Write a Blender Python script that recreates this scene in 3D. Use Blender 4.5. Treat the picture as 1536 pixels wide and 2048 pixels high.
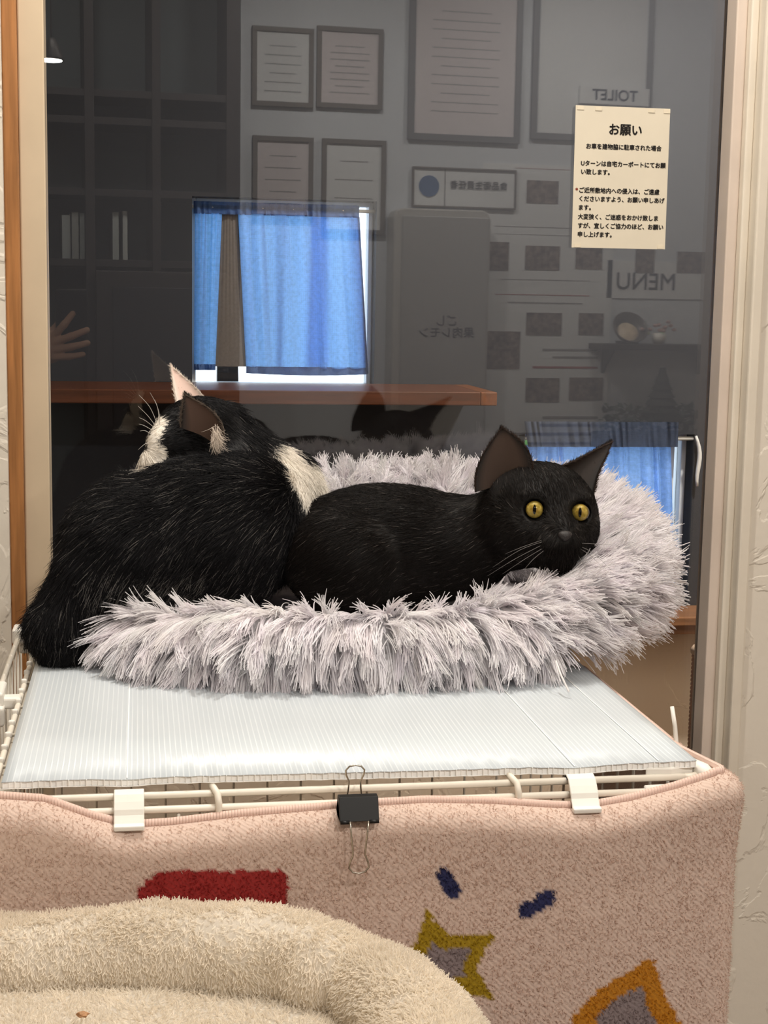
import bpy, bmesh, math, random
import numpy as np
from mathutils import Vector, Matrix

random.seed(7); rng = np.random.default_rng(11)
for o in list(bpy.data.objects): bpy.data.objects.remove(o, do_unlink=True)
scene = bpy.context.scene
COL = scene.collection

# ------------------------------------------------------------------ camera
FPX, CX, CY = 3000.0, 768.0, 1024.0
CAM = np.array([0.0, 0.0, 1.18])
_yaw, _pitch, _roll = math.radians(9.3), math.radians(8.0), math.radians(1.0)
FWD = np.array([math.sin(_yaw)*math.cos(_pitch), math.cos(_yaw)*math.cos(_pitch), -math.sin(_pitch)])
_r0 = np.array([math.cos(_yaw), -math.sin(_yaw), 0.0]); _u0 = np.cross(_r0, FWD)
RIGHT = _r0*math.cos(_roll) + _u0*math.sin(_roll)
UP = -_r0*math.sin(_roll) + _u0*math.cos(_roll)
cam_data = bpy.data.cameras.new('camera'); cam_data.sensor_fit = 'HORIZONTAL'
cam_data.sensor_width = 36.0; cam_data.lens = FPX/1536.0*36.0
cam_data.clip_start = 0.02; cam_data.clip_end = 60
cam = bpy.data.objects.new('camera', cam_data); COL.objects.link(cam)
cam.matrix_world = Matrix(((RIGHT[0], UP[0], -FWD[0], CAM[0]), (RIGHT[1], UP[1], -FWD[1], CAM[1]),
                           (RIGHT[2], UP[2], -FWD[2], CAM[2]), (0, 0, 0, 1)))
scene.camera = cam

# ------------------------------------------------------------------ world, lights, exposure
world = bpy.data.worlds.new('sky'); scene.world = world; world.use_nodes = True
bg = world.node_tree.nodes['Background']
bg.inputs['Color'].default_value = (0.72, 0.86, 1.0, 1); bg.inputs['Strength'].default_value = 3.2
scene.view_settings.view_transform = 'Standard'; scene.view_settings.look = 'None'
scene.view_settings.exposure = 0.0; scene.view_settings.gamma = 1.0
scene.view_settings.use_curve_mapping = False
scene.cycles.max_bounces = 6; scene.cycles.diffuse_bounces = 4; scene.cycles.glossy_bounces = 3
scene.cycles.transparent_max_bounces = 12; scene.cycles.sample_clamp_indirect = 4.0
scene.cycles.caustics_reflective = False; scene.cycles.caustics_refractive = False
scene.cycles.use_denoising = True; scene.cycles.use_adaptive_sampling = True; scene.cycles.adaptive_threshold = 0.035

CEIL = 2.40
DOWNLIGHTS = [  # x, y, watts, diameter: the round lamps set into the ceiling
    (0.25, 1.52, 14.0, 0.09), (0.66, 1.20, 6.5, 0.10), (-0.32, 1.18, 5.5, 0.10), (1.38, 2.42, 44.0, 0.10),  # last in this row is added, to brighten the dark room's lower wall
    (0.75, -0.50, 21.0, 0.12), (1.70, -0.60, 17.0, 0.12), (0.05, -0.50, 11.0, 0.12)]
LAMP_COLOR = (1.0, 0.945, 0.865)
for (lx, ly, lw, ld) in DOWNLIGHTS:
    L = bpy.data.lights.new('downlight_lamp', 'AREA'); L.shape = 'DISK'; L.size = ld; L.energy = lw; L.color = LAMP_COLOR
    lo = bpy.data.objects.new('downlight_lamp', L); COL.objects.link(lo); lo.location = (lx, ly, CEIL-0.012)

# ------------------------------------------------------------------ helpers
def ray(px, py): return FWD + RIGHT*(px-CX)/FPX - UP*(py-CY)/FPX
def PY(px, py, Y):
    d = ray(px, py); return CAM + d*(Y/d[1])
def PZ(px, py, Z):
    d = ray(px, py); return CAM + d*((Z-CAM[2])/d[2])
def MPP(Y): return Y/0.978/FPX                      # metres per picture pixel at depth Y

def srgb(c):
    c = np.asarray(c, float)/255.0
    return np.where(c <= 0.04045, c/12.92, ((c+0.055)/1.055)**2.4)
def lin(c): return tuple(srgb(c)) + (1.0,)

def tag(o, label=None, cat=None, group=None, kind=None):
    if label: o['label'] = label
    if cat: o['category'] = cat
    if group: o['group'] = group
    if kind: o['kind'] = kind
    return o
def wloc(o):
    v = np.zeros(3)
    while o is not None:
        v += np.array(o.location); o = o.parent
    return v
def thing(name, label, cat, loc, group=None):
    o = bpy.data.objects.new(name, None); COL.objects.link(o); o.location = tuple(loc)
    o.empty_display_size = 0.02
    return tag(o, label, cat, group)
def struct(name, loc=None):
    o = bpy.data.objects.new(name, None); COL.objects.link(o)
    if loc is not None: o.location = tuple(loc)
    o['kind'] = 'structure'; return o

class G:
    """collects vertices and faces in world space, build() links them as one mesh object"""
    def __init__(s): s.v = []; s.f = []; s.c = None
    def add(s, v, f):
        n = len(s.v); s.v += [tuple(p) for p in v]; s.f += [tuple(i+n for i in q) for q in f]; return s
    def box(s, x0, x1, y0, y1, z0, z1):
        v = [(x, y, z) for z in (z0, z1) for y in (y0, y1) for x in (x0, x1)]
        return s.add(v, [(0,2,3,1),(4,5,7,6),(0,1,5,4),(2,6,7,3),(0,4,6,2),(1,3,7,5)])
    def obox(s, c, ax, ay, az):
        c, ax, ay, az = map(np.array, (c, ax, ay, az))
        v = [c+ax*i+ay*j+az*k for k in (-1,1) for j in (-1,1) for i in (-1,1)]
        return s.add(v, [(0,2,3,1),(4,5,7,6),(0,1,5,4),(2,6,7,3),(0,4,6,2),(1,3,7,5)])
    def tube(s, pts, r, n=10, cap=True):
        pts = [np.array(p, float) for p in pts]; m = len(pts)
        rr = [r]*m if np.isscalar(r) else list(r)
        T = []
        for i in range(m):
            t = pts[min(i+1, m-1)] - pts[max(i-1, 0)]; T.append(t/(np.linalg.norm(t)+1e-12))
        a = np.array([0, 0, 1.0]) if abs(T[0][2]) < 0.9 else np.array([1.0, 0, 0])
        u = np.cross(T[0], a); u /= np.linalg.norm(u)
        v = []
        for i in range(m):
            u = u - T[i]*(u@T[i]); u /= np.linalg.norm(u); w = np.cross(T[i], u)
            for k in range(n):
                an = 2*math.pi*k/n; v.append(pts[i] + (u*math.cos(an) + w*math.sin(an))*rr[i])
        f = [(i*n+k, i*n+(k+1) % n, (i+1)*n+(k+1) % n, (i+1)*n+k) for i in range(m-1) for k in range(n)]
        if cap: f += [tuple(range(n-1, -1, -1)), tuple(range((m-1)*n, m*n))]
        return s.add(v, f)
    def lathe(s, c, prof, n=32, axis=None):
        c = np.array(c); ax = np.array([0, 0, 1.0]) if axis is None else np.array(axis)/np.linalg.norm(axis)
        a = np.array([1.0, 0, 0]) if abs(ax[0]) < 0.9 else np.array([0, 1.0, 0])
        u = np.cross(ax, a); u /= np.linalg.norm(u); w = np.cross(ax, u)
        v = [c + ax*h + (u*math.cos(2*math.pi*k/n) + w*math.sin(2*math.pi*k/n))*r for (r, h) in prof for k in range(n)]
        m = len(prof)
        f = [(i*n+k, i*n+(k+1) % n, (i+1)*n+(k+1) % n, (i+1)*n+k) for i in range(m-1) for k in range(n)]
        f += [tuple(range(n-1, -1, -1)), tuple(range((m-1)*n, m*n))]
        return s.add(v, f)
    def prism(s, poly, ext):
        poly = [np.array(p, float) for p in poly]; ext = np.array(ext, float); n = len(poly)
        v = poly + [p+ext for p in poly]
        f = [tuple(range(n-1, -1, -1)), tuple(range(n, 2*n))] + [(i, (i+1) % n, n+(i+1) % n, n+i) for i in range(n)]
        return s.add(v, f)
    def grid(s, P, closed_u=False):
        P = np.asarray(P); a, b = P.shape[:2]
        f = []
        for i in range(a if closed_u else a-1):
            for j in range(b-1):
                f.append((i*b+j, ((i+1) % a)*b+j, ((i+1) % a)*b+j+1, i*b+j+1))
        return s.add(P.reshape(-1, 3), f)
    def build(s, name, m, parent=None, smooth=False, bevel=0, seg=2, solid=0, loc=None, sub=0):
        base = wloc(parent) if parent is not None else (np.array(loc) if loc is not None else np.zeros(3))
        me = bpy.data.meshes.new(name)
        me.from_pydata([tuple(np.array(p)-base) for p in s.v], [], s.f)
        if smooth: me.polygons.foreach_set('use_smooth', [True]*len(me.polygons))
        bm = bmesh.new(); bm.from_mesh(me); bmesh.ops.recalc_face_normals(bm, faces=bm.faces); bm.to_mesh(me); bm.free()
        me.update()
        o = bpy.data.objects.new(name, me); COL.objects.link(o)
        if parent is not None: o.parent = parent
        elif loc is not None: o.location = tuple(loc)
        if m is not None: me.materials.append(m)
        if solid:
            md = o.modifiers.new('thickness', 'SOLIDIFY'); md.thickness = solid; md.offset = 0
        if sub:
            md = o.modifiers.new('smooth', 'SUBSURF'); md.levels = sub; md.render_levels = sub
        if bevel:
            md = o.modifiers.new('bevel', 'BEVEL'); md.width = bevel; md.segments = seg; md.limit_method = 'ANGLE'
            md.angle_limit = math.radians(40)
        return o

# ---- materials
def new_mat(name):
    m = bpy.data.materials.new(name); m.use_nodes = True
    nt = m.node_tree; return m, nt, nt.nodes, nt.links, nt.nodes['Principled BSDF']
def mat(name, rgb, rough=0.6, spec=0.4, var=0.0, vscale=20, bump=0.0, bscale=60, metal=0.0, detail=4, stretch=None, dist=0.002, coat=0.0):
    m, nt, N, Lk, b = new_mat(name)
    b.inputs['Base Color'].default_value = lin(rgb); b.inputs['Roughness'].default_value = rough
    b.inputs['Specular IOR Level'].default_value = spec; b.inputs['Metallic'].default_value = metal
    if coat: b.inputs['Coat Weight'].default_value = coat
    tc = N.new('ShaderNodeTexCoord'); mp = N.new('ShaderNodeMapping'); Lk.new(tc.outputs['Object'], mp.inputs['Vector'])
    if stretch: mp.inputs['Scale'].default_value = stretch
    if var:
        t = N.new('ShaderNodeTexNoise'); t.inputs['Scale'].default_value = vscale; t.inputs['Detail'].default_value = detail
        Lk.new(mp.outputs[0], t.inputs['Vector'])
        r = N.new('ShaderNodeMapRange'); r.inputs['From Min'].default_value = 0.3; r.inputs['From Max'].default_value = 0.7
        r.inputs['To Min'].default_value = 1-var; r.inputs['To Max'].default_value = 1+var
        Lk.new(t.outputs['Fac'], r.inputs['Value'])
        x = N.new('ShaderNodeMix'); x.data_type = 'RGBA'; x.blend_type = 'MULTIPLY'; x.inputs['Factor'].default_value = 1
        x.inputs['A'].default_value = lin(rgb); Lk.new(r.outputs[0], x.inputs['B']); Lk.new(x.outputs['Result'], b.inputs['Base Color'])
    if bump:
        t = N.new('ShaderNodeTexNoise'); t.inputs['Scale'].default_value = bscale; t.inputs['Detail'].default_value = detail
        Lk.new(mp.outputs[0], t.inputs['Vector'])
        bp = N.new('ShaderNodeBump'); bp.inputs['Strength'].default_value = bump; bp.inputs['Distance'].default_value = dist
        Lk.new(t.outputs['Fac'], bp.inputs['Height']); Lk.new(bp.outputs[0], b.inputs['Normal'])
    return m
def emit(name, rgb, s):
    m, nt, N, Lk, b = new_mat(name)
    b.inputs['Emission Color'].default_value = tuple(rgb)+(1,); b.inputs['Emission Strength'].default_value = s
    b.inputs['Base Color'].default_value = (0.8, 0.8, 0.8, 1)
    return m
def glass_mat(name, k, tint=(1, 1, 1)):
    """thin window glass: clear, with a mirror share that grows towards grazing view"""
    m = bpy.data.materials.new(name); m.use_nodes = True; nt = m.node_tree; N = nt.nodes; Lk = nt.links
    N.remove(N['Principled BSDF'])
    tr = N.new('ShaderNodeBsdfTransparent'); tr.inputs['Color'].default_value = tuple(tint)+(1,)
    gl = N.new('ShaderNodeBsdfGlossy'); gl.inputs['Roughness'].default_value = 0.0
    fr = N.new('ShaderNodeFresnel'); fr.inputs['IOR'].default_value = 1.5
    mu = N.new('ShaderNodeMath'); mu.operation = 'MULTIPLY'; mu.inputs[1].default_value = k; mu.use_clamp = True
    Lk.new(fr.outputs[0], mu.inputs[0])
    mx = N.new('ShaderNodeMixShader'); Lk.new(mu.outputs[0], mx.inputs[0]); Lk.new(tr.outputs[0], mx.inputs[1]); Lk.new(gl.outputs[0], mx.inputs[2])
    Lk.new(mx.outputs[0], N['Material Output'].inputs['Surface'])
    return m
def fur_mat(name, rough=0.5, spec=0.3, attr='fur_color', sheen=0.0, trans=0.0):
    m, nt, N, Lk, b = new_mat(name)
    a = N.new('ShaderNodeAttribute'); a.attribute_name = attr
    Lk.new(a.outputs['Color'], b.inputs['Base Color'])
    b.inputs['Roughness'].default_value = rough; b.inputs['Specular IOR Level'].default_value = spec
    if sheen: b.inputs['Sheen Weight'].default_value = sheen
    if trans:      # fibres let light through
        tl = N.new('ShaderNodeBsdfTranslucent'); Lk.new(a.outputs['Color'], tl.inputs['Color'])
        mx = N.new('ShaderNodeMixShader'); mx.inputs[0].default_value = trans; Lk.new(b.outputs[0], mx.inputs[1]); Lk.new(tl.outputs[0], mx.inputs[2])
        Lk.new(mx.outputs[0], N['Material Output'].inputs['Surface'])
    return m

def text(name, body, m, size, mat3, parent, bold=0.0, align='CENTER', space=1.0, extrude=0.0):
    """flat lettering; mat3 = (origin, x axis, y axis) in world space"""
    cu = bpy.data.curves.new(name, 'FONT'); cu.body = body; cu.size = size; cu.align_x = align; cu.align_y = 'CENTER'
    cu.space_line = space; cu.extrude = extrude
    tmp = bpy.data.objects.new(name, cu)
    me = bpy.data.meshes.new_from_object(tmp); bpy.data.objects.remove(tmp); me.materials.clear(); me.materials.append(m)
    if bold:      # heavier strokes: the outlines again, shifted a little each way
        bm = bmesh.new()
        for (ox, oy) in ((-bold, 0), (bold, 0), (0, bold), (0, -bold)):
            n0 = len(bm.verts); bm.from_mesh(me); bm.verts.ensure_lookup_table()
            bmesh.ops.translate(bm, vec=(ox, oy, 0), verts=bm.verts[n0:])
        bm.to_mesh(me); bm.free()
    o = bpy.data.objects.new(name, me); COL.objects.link(o); o.parent = parent
    og, xa, ya = [Vector(v) for v in mat3]; xa.normalize(); ya.normalize(); za = xa.cross(ya)
    og = og - Vector(wloc(parent))
    o.matrix_local = Matrix(((xa[0], ya[0], za[0], og[0]), (xa[1], ya[1], za[1], og[1]), (xa[2], ya[2], za[2], og[2]), (0, 0, 0, 1)))
    return o

# ---- fur: real strands as hair curves
def strands(name, roots, dirs, length, radius, colors, m, parent, segs=4, droop=0.0, curl=0.0, tip=0.25, bend=None, wave=0.0):
    roots = np.asarray(roots, float); N_ = len(roots); K = segs+1
    dirs = np.asarray(dirs, float); dirs = dirs/(np.linalg.norm(dirs, axis=1, keepdims=True)+1e-9)
    length = np.broadcast_to(np.asarray(length, float), (N_,)); radius = np.broadcast_to(np.asarray(radius, float), (N_,))
    P = np.zeros((N_, K, 3)); P[:, 0] = roots
    d = dirs.copy(); rnd = rng.normal(size=(N_, 3))*curl
    rnd2 = rng.normal(size=(N_, 3))*wave
    for k in range(1, K):
        t = k/segs
        d = d + rnd*(1.0/segs) + rnd2*math.sin(3.5*t*math.pi)/segs*2
        d[:, 2] -= np.asarray(droop)/segs
        if bend is not None: d = d + bend/segs
        d /= np.linalg.norm(d, axis=1, keepdims=True)+1e-9
        P[:, k] = P[:, k-1] + d*(length/segs)[:, None]
    base = wloc(parent)
    cu = bpy.data.hair_curves.new(name); cu.add_curves([K]*N_)
    cu.attributes['position'].data.foreach_set('vector', (P-base).reshape(-1).astype(np.float32))
    ra = cu.attributes.get('radius') or cu.attributes.new('radius', 'FLOAT', 'POINT')
    prof = np.linspace(1, tip, K)**0.8
    ra.data.foreach_set('value', (radius[:, None]*prof[None]).reshape(-1).astype(np.float32))
    ca = cu.attributes.new('fur_color', 'FLOAT_COLOR', 'CURVE')
    c4 = np.ones((N_, 4)); c4[:, :3] = colors
    ca.data.foreach_set('color', c4.reshape(-1).astype(np.float32))
    cu.materials.append(m)
    o = bpy.data.objects.new(name, cu); COL.objects.link(o); o.parent = parent
    o['kind'] = 'stuff'
    return o
def sample_mesh(V, T, n):
    a, b, c = V[T[:, 0]], V[T[:, 1]], V[T[:, 2]]
    cr = np.cross(b-a, c-a); ar = np.linalg.norm(cr, axis=1); p = ar/ar.sum()
    i = rng.choice(len(T), n, p=p); u = np.sqrt(rng.random(n)); w = rng.random(n)
    pos = a[i]*(1-u)[:, None] + b[i]*(u*(1-w))[:, None] + c[i]*(u*w)[:, None]
    return pos, cr[i]/(ar[i][:, None]+1e-12), i
def vnoise(p, s, seed=0):
    """cheap smooth value noise, about -1..1"""
    r = np.random.default_rng(seed); out = 0
    for k in range(5):
        w = r.normal(size=3)*s; ph = r.random()*6.28
        out = out + np.sin(p@w + ph)
    return out/3.0

# ---- bodies: a smooth union of ellipsoids and round cones, meshed as ONE surface
def sdf_cone(P, a, b, ra, rb):
    ab = b-a; L2 = ab@ab
    t = np.clip(((P-a)@ab)/L2, 0, 1)
    return np.linalg.norm(P - a - t[..., None]*ab, axis=-1) - (ra + (rb-ra)*t)
def sdf_ell(P, c, A, r):
    q = (P-c)@np.array(A).T; r = np.array(r)
    k0 = np.linalg.norm(q/r, axis=-1); k1 = np.linalg.norm(q/(r*r), axis=-1)
    return k0*(k0-1.0)/(k1+1e-9)
def smin(a, b, k):
    h = np.clip(0.5+0.5*(b-a)/k, 0, 1); return b*(1-h)+a*h - k*h*(1-h)
def eval_sdf(P, prims):
    d = None
    for p in prims:
        x = sdf_cone(P, *p['cone']) if 'cone' in p else sdf_ell(P, *p['ell'])
        d = x if d is None else smin(d, x, p.get('k', 0.02))
    return d
def surface_nets(prims, h, pad=0.03):
    lo = np.full(3, 1e9); hi = -lo
    for p in prims:
        if 'cone' in p:
            a, b, ra, rb = p['cone']; r = max(ra, rb)
            lo = np.minimum(lo, np.minimum(a, b)-r); hi = np.maximum(hi, np.maximum(a, b)+r)
        else:
            c, A, r = p['ell']; e = np.abs(np.array(A)*np.array(r)[:, None]).sum(0)
            lo = np.minimum(lo, c-e); hi = np.maximum(hi, c+e)
    lo -= pad; hi += pad
    n = np.ceil((hi-lo)/h).astype(int)+1
    X = np.stack(np.meshgrid(*[lo[i]+h*np.arange(n[i]) for i in range(3)], indexing='ij'), -1)
    F = eval_sdf(X, prims).astype(np.float32)
    ins = F < 0
    cnt = np.zeros(tuple(n-1), int)
    for i in (0, 1):
        for j in (0, 1):
            for k in (0, 1): cnt += ins[i:n[0]-1+i, j:n[1]-1+j, k:n[2]-1+k]
    act = (cnt > 0) & (cnt < 8)
    idx = -np.ones(tuple(n-1), int); ijk = np.argwhere(act); idx[act] = np.arange(len(ijk))
    acc = np.zeros((len(ijk), 3)); num = np.zeros(len(ijk))
    cor = [(i, j, k) for i in (0, 1) for j in (0, 1) for k in (0, 1)]
    for a in cor:
        for ax in range(3):
            if a[ax] == 0:
                b = list(a); b[ax] = 1
                fa = F[tuple((ijk+a).T)]; fb = F[tuple((ijk+b).T)]
                m = (fa < 0) != (fb < 0); t = fa/(fa-fb+1e-12)
                pt = np.array(a)[None]+np.zeros((len(ijk), 3)); pt[:, ax] += t
                acc[m] += pt[m]; num[m] += 1
    V = lo + h*(ijk + acc/num[:, None])
    faces = []
    for ax in range(3):
        b, c = (ax+1) % 3, (ax+2) % 3
        sl0 = [slice(None)]*3; sl1 = [slice(None)]*3; sl0[ax] = slice(0, -1); sl1[ax] = slice(1, None)
        ch = ins[tuple(sl0)] != ins[tuple(sl1)]
        e = np.argwhere(ch); ok = (e[:, b] > 0) & (e[:, c] > 0) & (e[:, b] < n[b]-1) & (e[:, c] < n[c]-1); e = e[ok]
        flip = ins[tuple(e.T)]
        q = []
        for (db, dc) in ((-1, -1), (0, -1), (0, 0), (-1, 0)):
            t = e.copy(); t[:, b] += db; t[:, c] += dc; q.append(idx[tuple(t.T)])
        q = np.stack(q, 1); q[~flip] = q[~flip][:, ::-1]; faces.append(q)
    return V, np.concatenate(faces)
def mesh_np(name, V, Fq, m, parent, colors=None, smooth=True):
    base = wloc(parent) if parent is not None else np.zeros(3)
    me = bpy.data.meshes.new(name); me.vertices.add(len(V)); me.vertices.foreach_set('co', (V-base).reshape(-1).astype(np.float32))
    k = Fq.shape[1]
    me.loops.add(Fq.size); me.loops.foreach_set('vertex_index', Fq.reshape(-1).astype(np.int32))
    me.polygons.add(len(Fq)); me.polygons.foreach_set('loop_start', (np.arange(len(Fq))*k).astype(np.int32))
    me.polygons.foreach_set('use_smooth', [smooth]*len(Fq))
    me.update(calc_edges=True); me.validate()
    if colors is not None:
        ca = me.attributes.new('fur_color', 'FLOAT_COLOR', 'POINT'); c4 = np.ones((len(V), 4)); c4[:, :3] = colors
        ca.data.foreach_set('color', c4.reshape(-1).astype(np.float32))
    me.materials.append(m)
    o = bpy.data.objects.new(name, me); COL.objects.link(o)
    if parent is not None: o.parent = parent
    return o
def tris(Fq): return np.concatenate([Fq[:, [0, 1, 2]], Fq[:, [0, 2, 3]]])

# ------------------------------------------------------------------ materials of the room
def plaster_mat(name, rgb, scale=1.0):
    m, nt, N, Lk, b = new_mat(name); b.inputs['Base Color'].default_value = lin(rgb); b.inputs['Roughness'].default_value = 0.75
    b.inputs['Specular IOR Level'].default_value = 0.25
    tc = N.new('ShaderNodeTexCoord')
    n1 = N.new('ShaderNodeTexNoise'); n1.inputs['Scale'].default_value = 9*scale; n1.inputs['Detail'].default_value = 5; n1.inputs['Distortion'].default_value = 1.2
    Lk.new(tc.outputs['Object'], n1.inputs['Vector'])
    r1 = N.new('ShaderNodeMapRange'); r1.inputs['From Min'].default_value = 0.50; r1.inputs['From Max'].default_value = 0.53; Lk.new(n1.outputs['Fac'], r1.inputs['Value'])
    n2 = N.new('ShaderNodeTexNoise'); n2.inputs['Scale'].default_value = 60*scale; n2.inputs['Detail'].default_value = 4; Lk.new(tc.outputs['Object'], n2.inputs['Vector'])
    ad = N.new('ShaderNodeMath'); ad.operation = 'MULTIPLY_ADD'; ad.inputs[1].default_value = 0.35; Lk.new(n2.outputs['Fac'], ad.inputs[0]); Lk.new(r1.outputs[0], ad.inputs[2])
    bp = N.new('ShaderNodeBump'); bp.inputs['Strength'].default_value = 0.35; bp.inputs['Distance'].default_value = 0.003
    Lk.new(ad.outputs[0], bp.inputs['Height']); Lk.new(bp.outputs[0], b.inputs['Normal'])
    return m
def wood_mat(name, rgb, axis=0, rough=0.45, scale=6):
    st = [30, 30, 30]; st[axis] = 2.0
    return mat(name, rgb, rough, 0.4, var=0.28, vscale=scale, bump=0.12, bscale=scale*2, stretch=tuple(st), dist=0.001)
M_plaster = plaster_mat('cream_plaster', (226, 217, 203))
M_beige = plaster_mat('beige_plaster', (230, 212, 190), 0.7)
M_dark = mat('dim_wall_tone', (58, 60, 66), 0.8, 0.2, bump=0.1, bscale=80)  # dimness of the upper far wall put into its colour
M_ceil = mat('ceiling_white', (236, 230, 220), 0.8, 0.2, bump=0.1, bscale=120)
M_floor = wood_mat('floor_boards', (96, 70, 48), 1, 0.5)
M_frame = mat('cream_frame', (222, 212, 196), 0.45, 0.4, var=0.05, vscale=12)
M_framep = mat('pinkish_frame', (212, 196, 182), 0.5, 0.35, var=0.05, vscale=12)
M_wood = wood_mat('orange_wood', (164, 112, 66), 2, 0.4, 4)
M_woodx = wood_mat('brown_shelf_wood', (88, 49, 29), 0, 0.4, 4)
M_sill = wood_mat('sill_wood', (150, 106, 74), 0, 0.3, 4)
M_alu = mat('white_window_frame', (226, 230, 234), 0.35, 0.5)
M_glass = glass_mat('window_glass', 1.55)
M_outglass = glass_mat('outer_window_glass', 1.0)

# ------------------------------------------------------------------ the room
GY = 1.93                       # plane of the big pane
WX0, WX1 = -0.1610, 0.806        # opening in the partition wall
WZ0, WZ1 = 0.30, 1.80
XL, XR, YF, YB = -1.5, 2.75, -1.25, 3.30
g = G(); g.box(XL-0.1, XR+0.1, YF-0.1, YB+0.1, -0.08, 0.0); fl = g.build('floor', M_floor); tag(fl, kind='structure')
g = G(); g.box(XL-0.1, XR+0.1, YF-0.1, YB+0.1, CEIL, CEIL+0.08); tag(g.build('ceiling', M_ceil), kind='structure')
g = G(); g.box(XL-0.1, XL, YF, YB, 0, CEIL); tag(g.build('wall_left', M_plaster), kind='structure')
g = G(); g.box(XR, XR+0.1, YF, YB, 0, CEIL); tag(g.build('wall_right', M_plaster), kind='structure')
g = G(); g.box(XL-0.1, XR+0.1, YF-0.1, YF, 0, CEIL); tag(g.build('wall_rear', mat('cool_white_wall', (212, 216, 222), 0.8, 0.2, bump=0.08, bscale=60)), kind='structure')
# partition wall with the big window: right pier, left pier, apron, header
wp = struct('wall_partition')
for nm, bx in (('pier', (WX1, XR, 1.885, 1.985, 0, CEIL)), ('pier', (XL, WX0, 1.885, 1.985, 0, CEIL)),
               ('apron', (WX0, WX1, 1.885, 1.985, 0, WZ0)), ('header', (WX0, WX1, 1.885, 1.985, WZ1, CEIL))):
    G().box(*bx).build(nm, M_plaster, wp)
# big fixed pane in its frame
w1 = struct('window_1', (0.32, GY, WZ0))
PT = math.tan(math.radians(2.4)); PXC = 0.326          # the pane stands slightly turned in its frame
def pane_y(x): return GY + PT*(x-PXC)
PN = np.array([-PT, 1.0, 0.0]); PN /= np.linalg.norm(PN)
g = G(); zz0, zz1 = WZ0+0.03, WZ1-0.03
g.prism([(-0.114, pane_y(-0.114)-0.003, zz0), (0.766, pane_y(0.766)-0.003, zz0), (0.766, pane_y(0.766)+0.003, zz0), (-0.114, pane_y(-0.114)+0.003, zz0)], (0, 0, zz1-zz0))
g.build('pane', M_glass, w1)
G().box(-0.1434, -0.112, 1.906, 1.950, WZ0, WZ1).build('stile', mat('warm_cream_frame', (208, 188, 160), 0.45, 0.4, var=0.05, vscale=12), w1, bevel=0.002)
G().box(WX0, -0.1434, 1.895, 1.960, WZ0, WZ1).build('wood_lining', M_wood, w1, bevel=0.0015)
G().box(0.764, 0.779, 1.912, 1.958, WZ0, WZ1).build('stile', M_framep, w1, bevel=0.002)
G().box(0.779, 0.790, 1.900, 1.960, WZ0, WZ1).build('jamb_strip', M_frame, w1, bevel=0.002)
G().box(0.790, 0.806, 1.878, 1.965, WZ0, WZ1).build('casing', M_frame, w1, bevel=0.003)
G().box(-0.146, 0.779, 1.912, 1.950, WZ1-0.03, WZ1).build('rail', M_frame, w1, bevel=0.002)
G().box(-0.146, 0.779, 1.912, 1.950, WZ0, WZ0+0.03).build('rail', M_frame, w1, bevel=0.002)

# far wall of the dark room behind the pane, with two small windows
wb = struct('wall_back')
A0, A1 = PY(384, 392, YB), PY(748, 768, YB)
LX0, LX1, LZ0, LZ1 = A0[0], A1[0], 0.985, A0[2]
B0, B1 = PY(1050, 868, YB), PY(1374, 1211, YB)
RX0, RX1, RZ0, RZ1 = B0[0], B1[0], B1[2], B0[2]
def wall_hole(x0, x1, z0, z1, holes, y0, y1, m, parent):
    xs = sorted({x0, x1, *[h[0] for h in holes], *[h[1] for h in holes]})
    for i in range(len(xs)-1):
        a, b = xs[i], xs[i+1]; zz = z0
        for h in sorted([h for h in holes if h[0] <= a and h[1] >= b], key=lambda h: h[2]):
            G().box(a, b, y0, y1, zz, h[2]).build('wall_section', m, parent); zz = h[3]
        G().box(a, b, y0, y1, zz, z1).build('wall_section', m, parent)
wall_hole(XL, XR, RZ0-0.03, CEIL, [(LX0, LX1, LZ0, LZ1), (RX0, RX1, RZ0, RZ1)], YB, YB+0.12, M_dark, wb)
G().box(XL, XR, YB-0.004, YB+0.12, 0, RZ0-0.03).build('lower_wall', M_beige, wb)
def small_window(name, x0, x1, z0, z1, t=0.014, slide=0.0):
    w = struct(name, ((x0+x1)/2, YB+0.08, z0))
    y0, y1 = YB+0.05, YB+0.10
    G().box(x0, x0+t, y0, y1, z0, z1).build('frame_post', M_alu, w, bevel=0.002)
    G().box(x1-t, x1, y0, y1, z0, z1).build('frame_post', M_alu, w, bevel=0.002)
    G().box(x0+t, x1-t, y0, y1, z1-t, z1).build('frame_rail', M_alu, w, bevel=0.002)
    G().box(x0+t, x1-t, y0, y1, z0, z0+t).build('frame_rail', M_alu, w, bevel=0.002)
    if slide:
        G().box(x1-t-slide-0.012, x1-t-slide, y0+0.012, y1-0.01, z0+t, z1-t).build('sash_post', M_alu, w, bevel=0.002)
    G().box(x0+t, x1-t, YB+0.074, YB+0.078, z0+t, z1-t).build('pane', M_outglass, w)
    return w
small_window('window_2', LX0, LX1, LZ0, LZ1, 0.010)
w3 = small_window('window_3', RX0, RX1, RZ0, RZ1, 0.012, 0.012)
G().box(RX0-0.02, RX1+0.20, YB-0.125, YB+0.05, RZ0-0.022, RZ0).build('sill', M_sill, w3, bevel=0.003)
G().box(RX0-0.02, RX1+0.20, YB-0.105, YB, RZ0-0.045, RZ0-0.022).build('sill_apron', M_sill, w3, bevel=0.002)
# ground outside
g = G(); g.box(-3, 5, YB+0.3, 9, -0.3, -0.2); tag(g.build('ground', mat('gravel', (150, 148, 140), 0.9, 0.2, var=0.2, vscale=30)), kind='structure')

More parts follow.
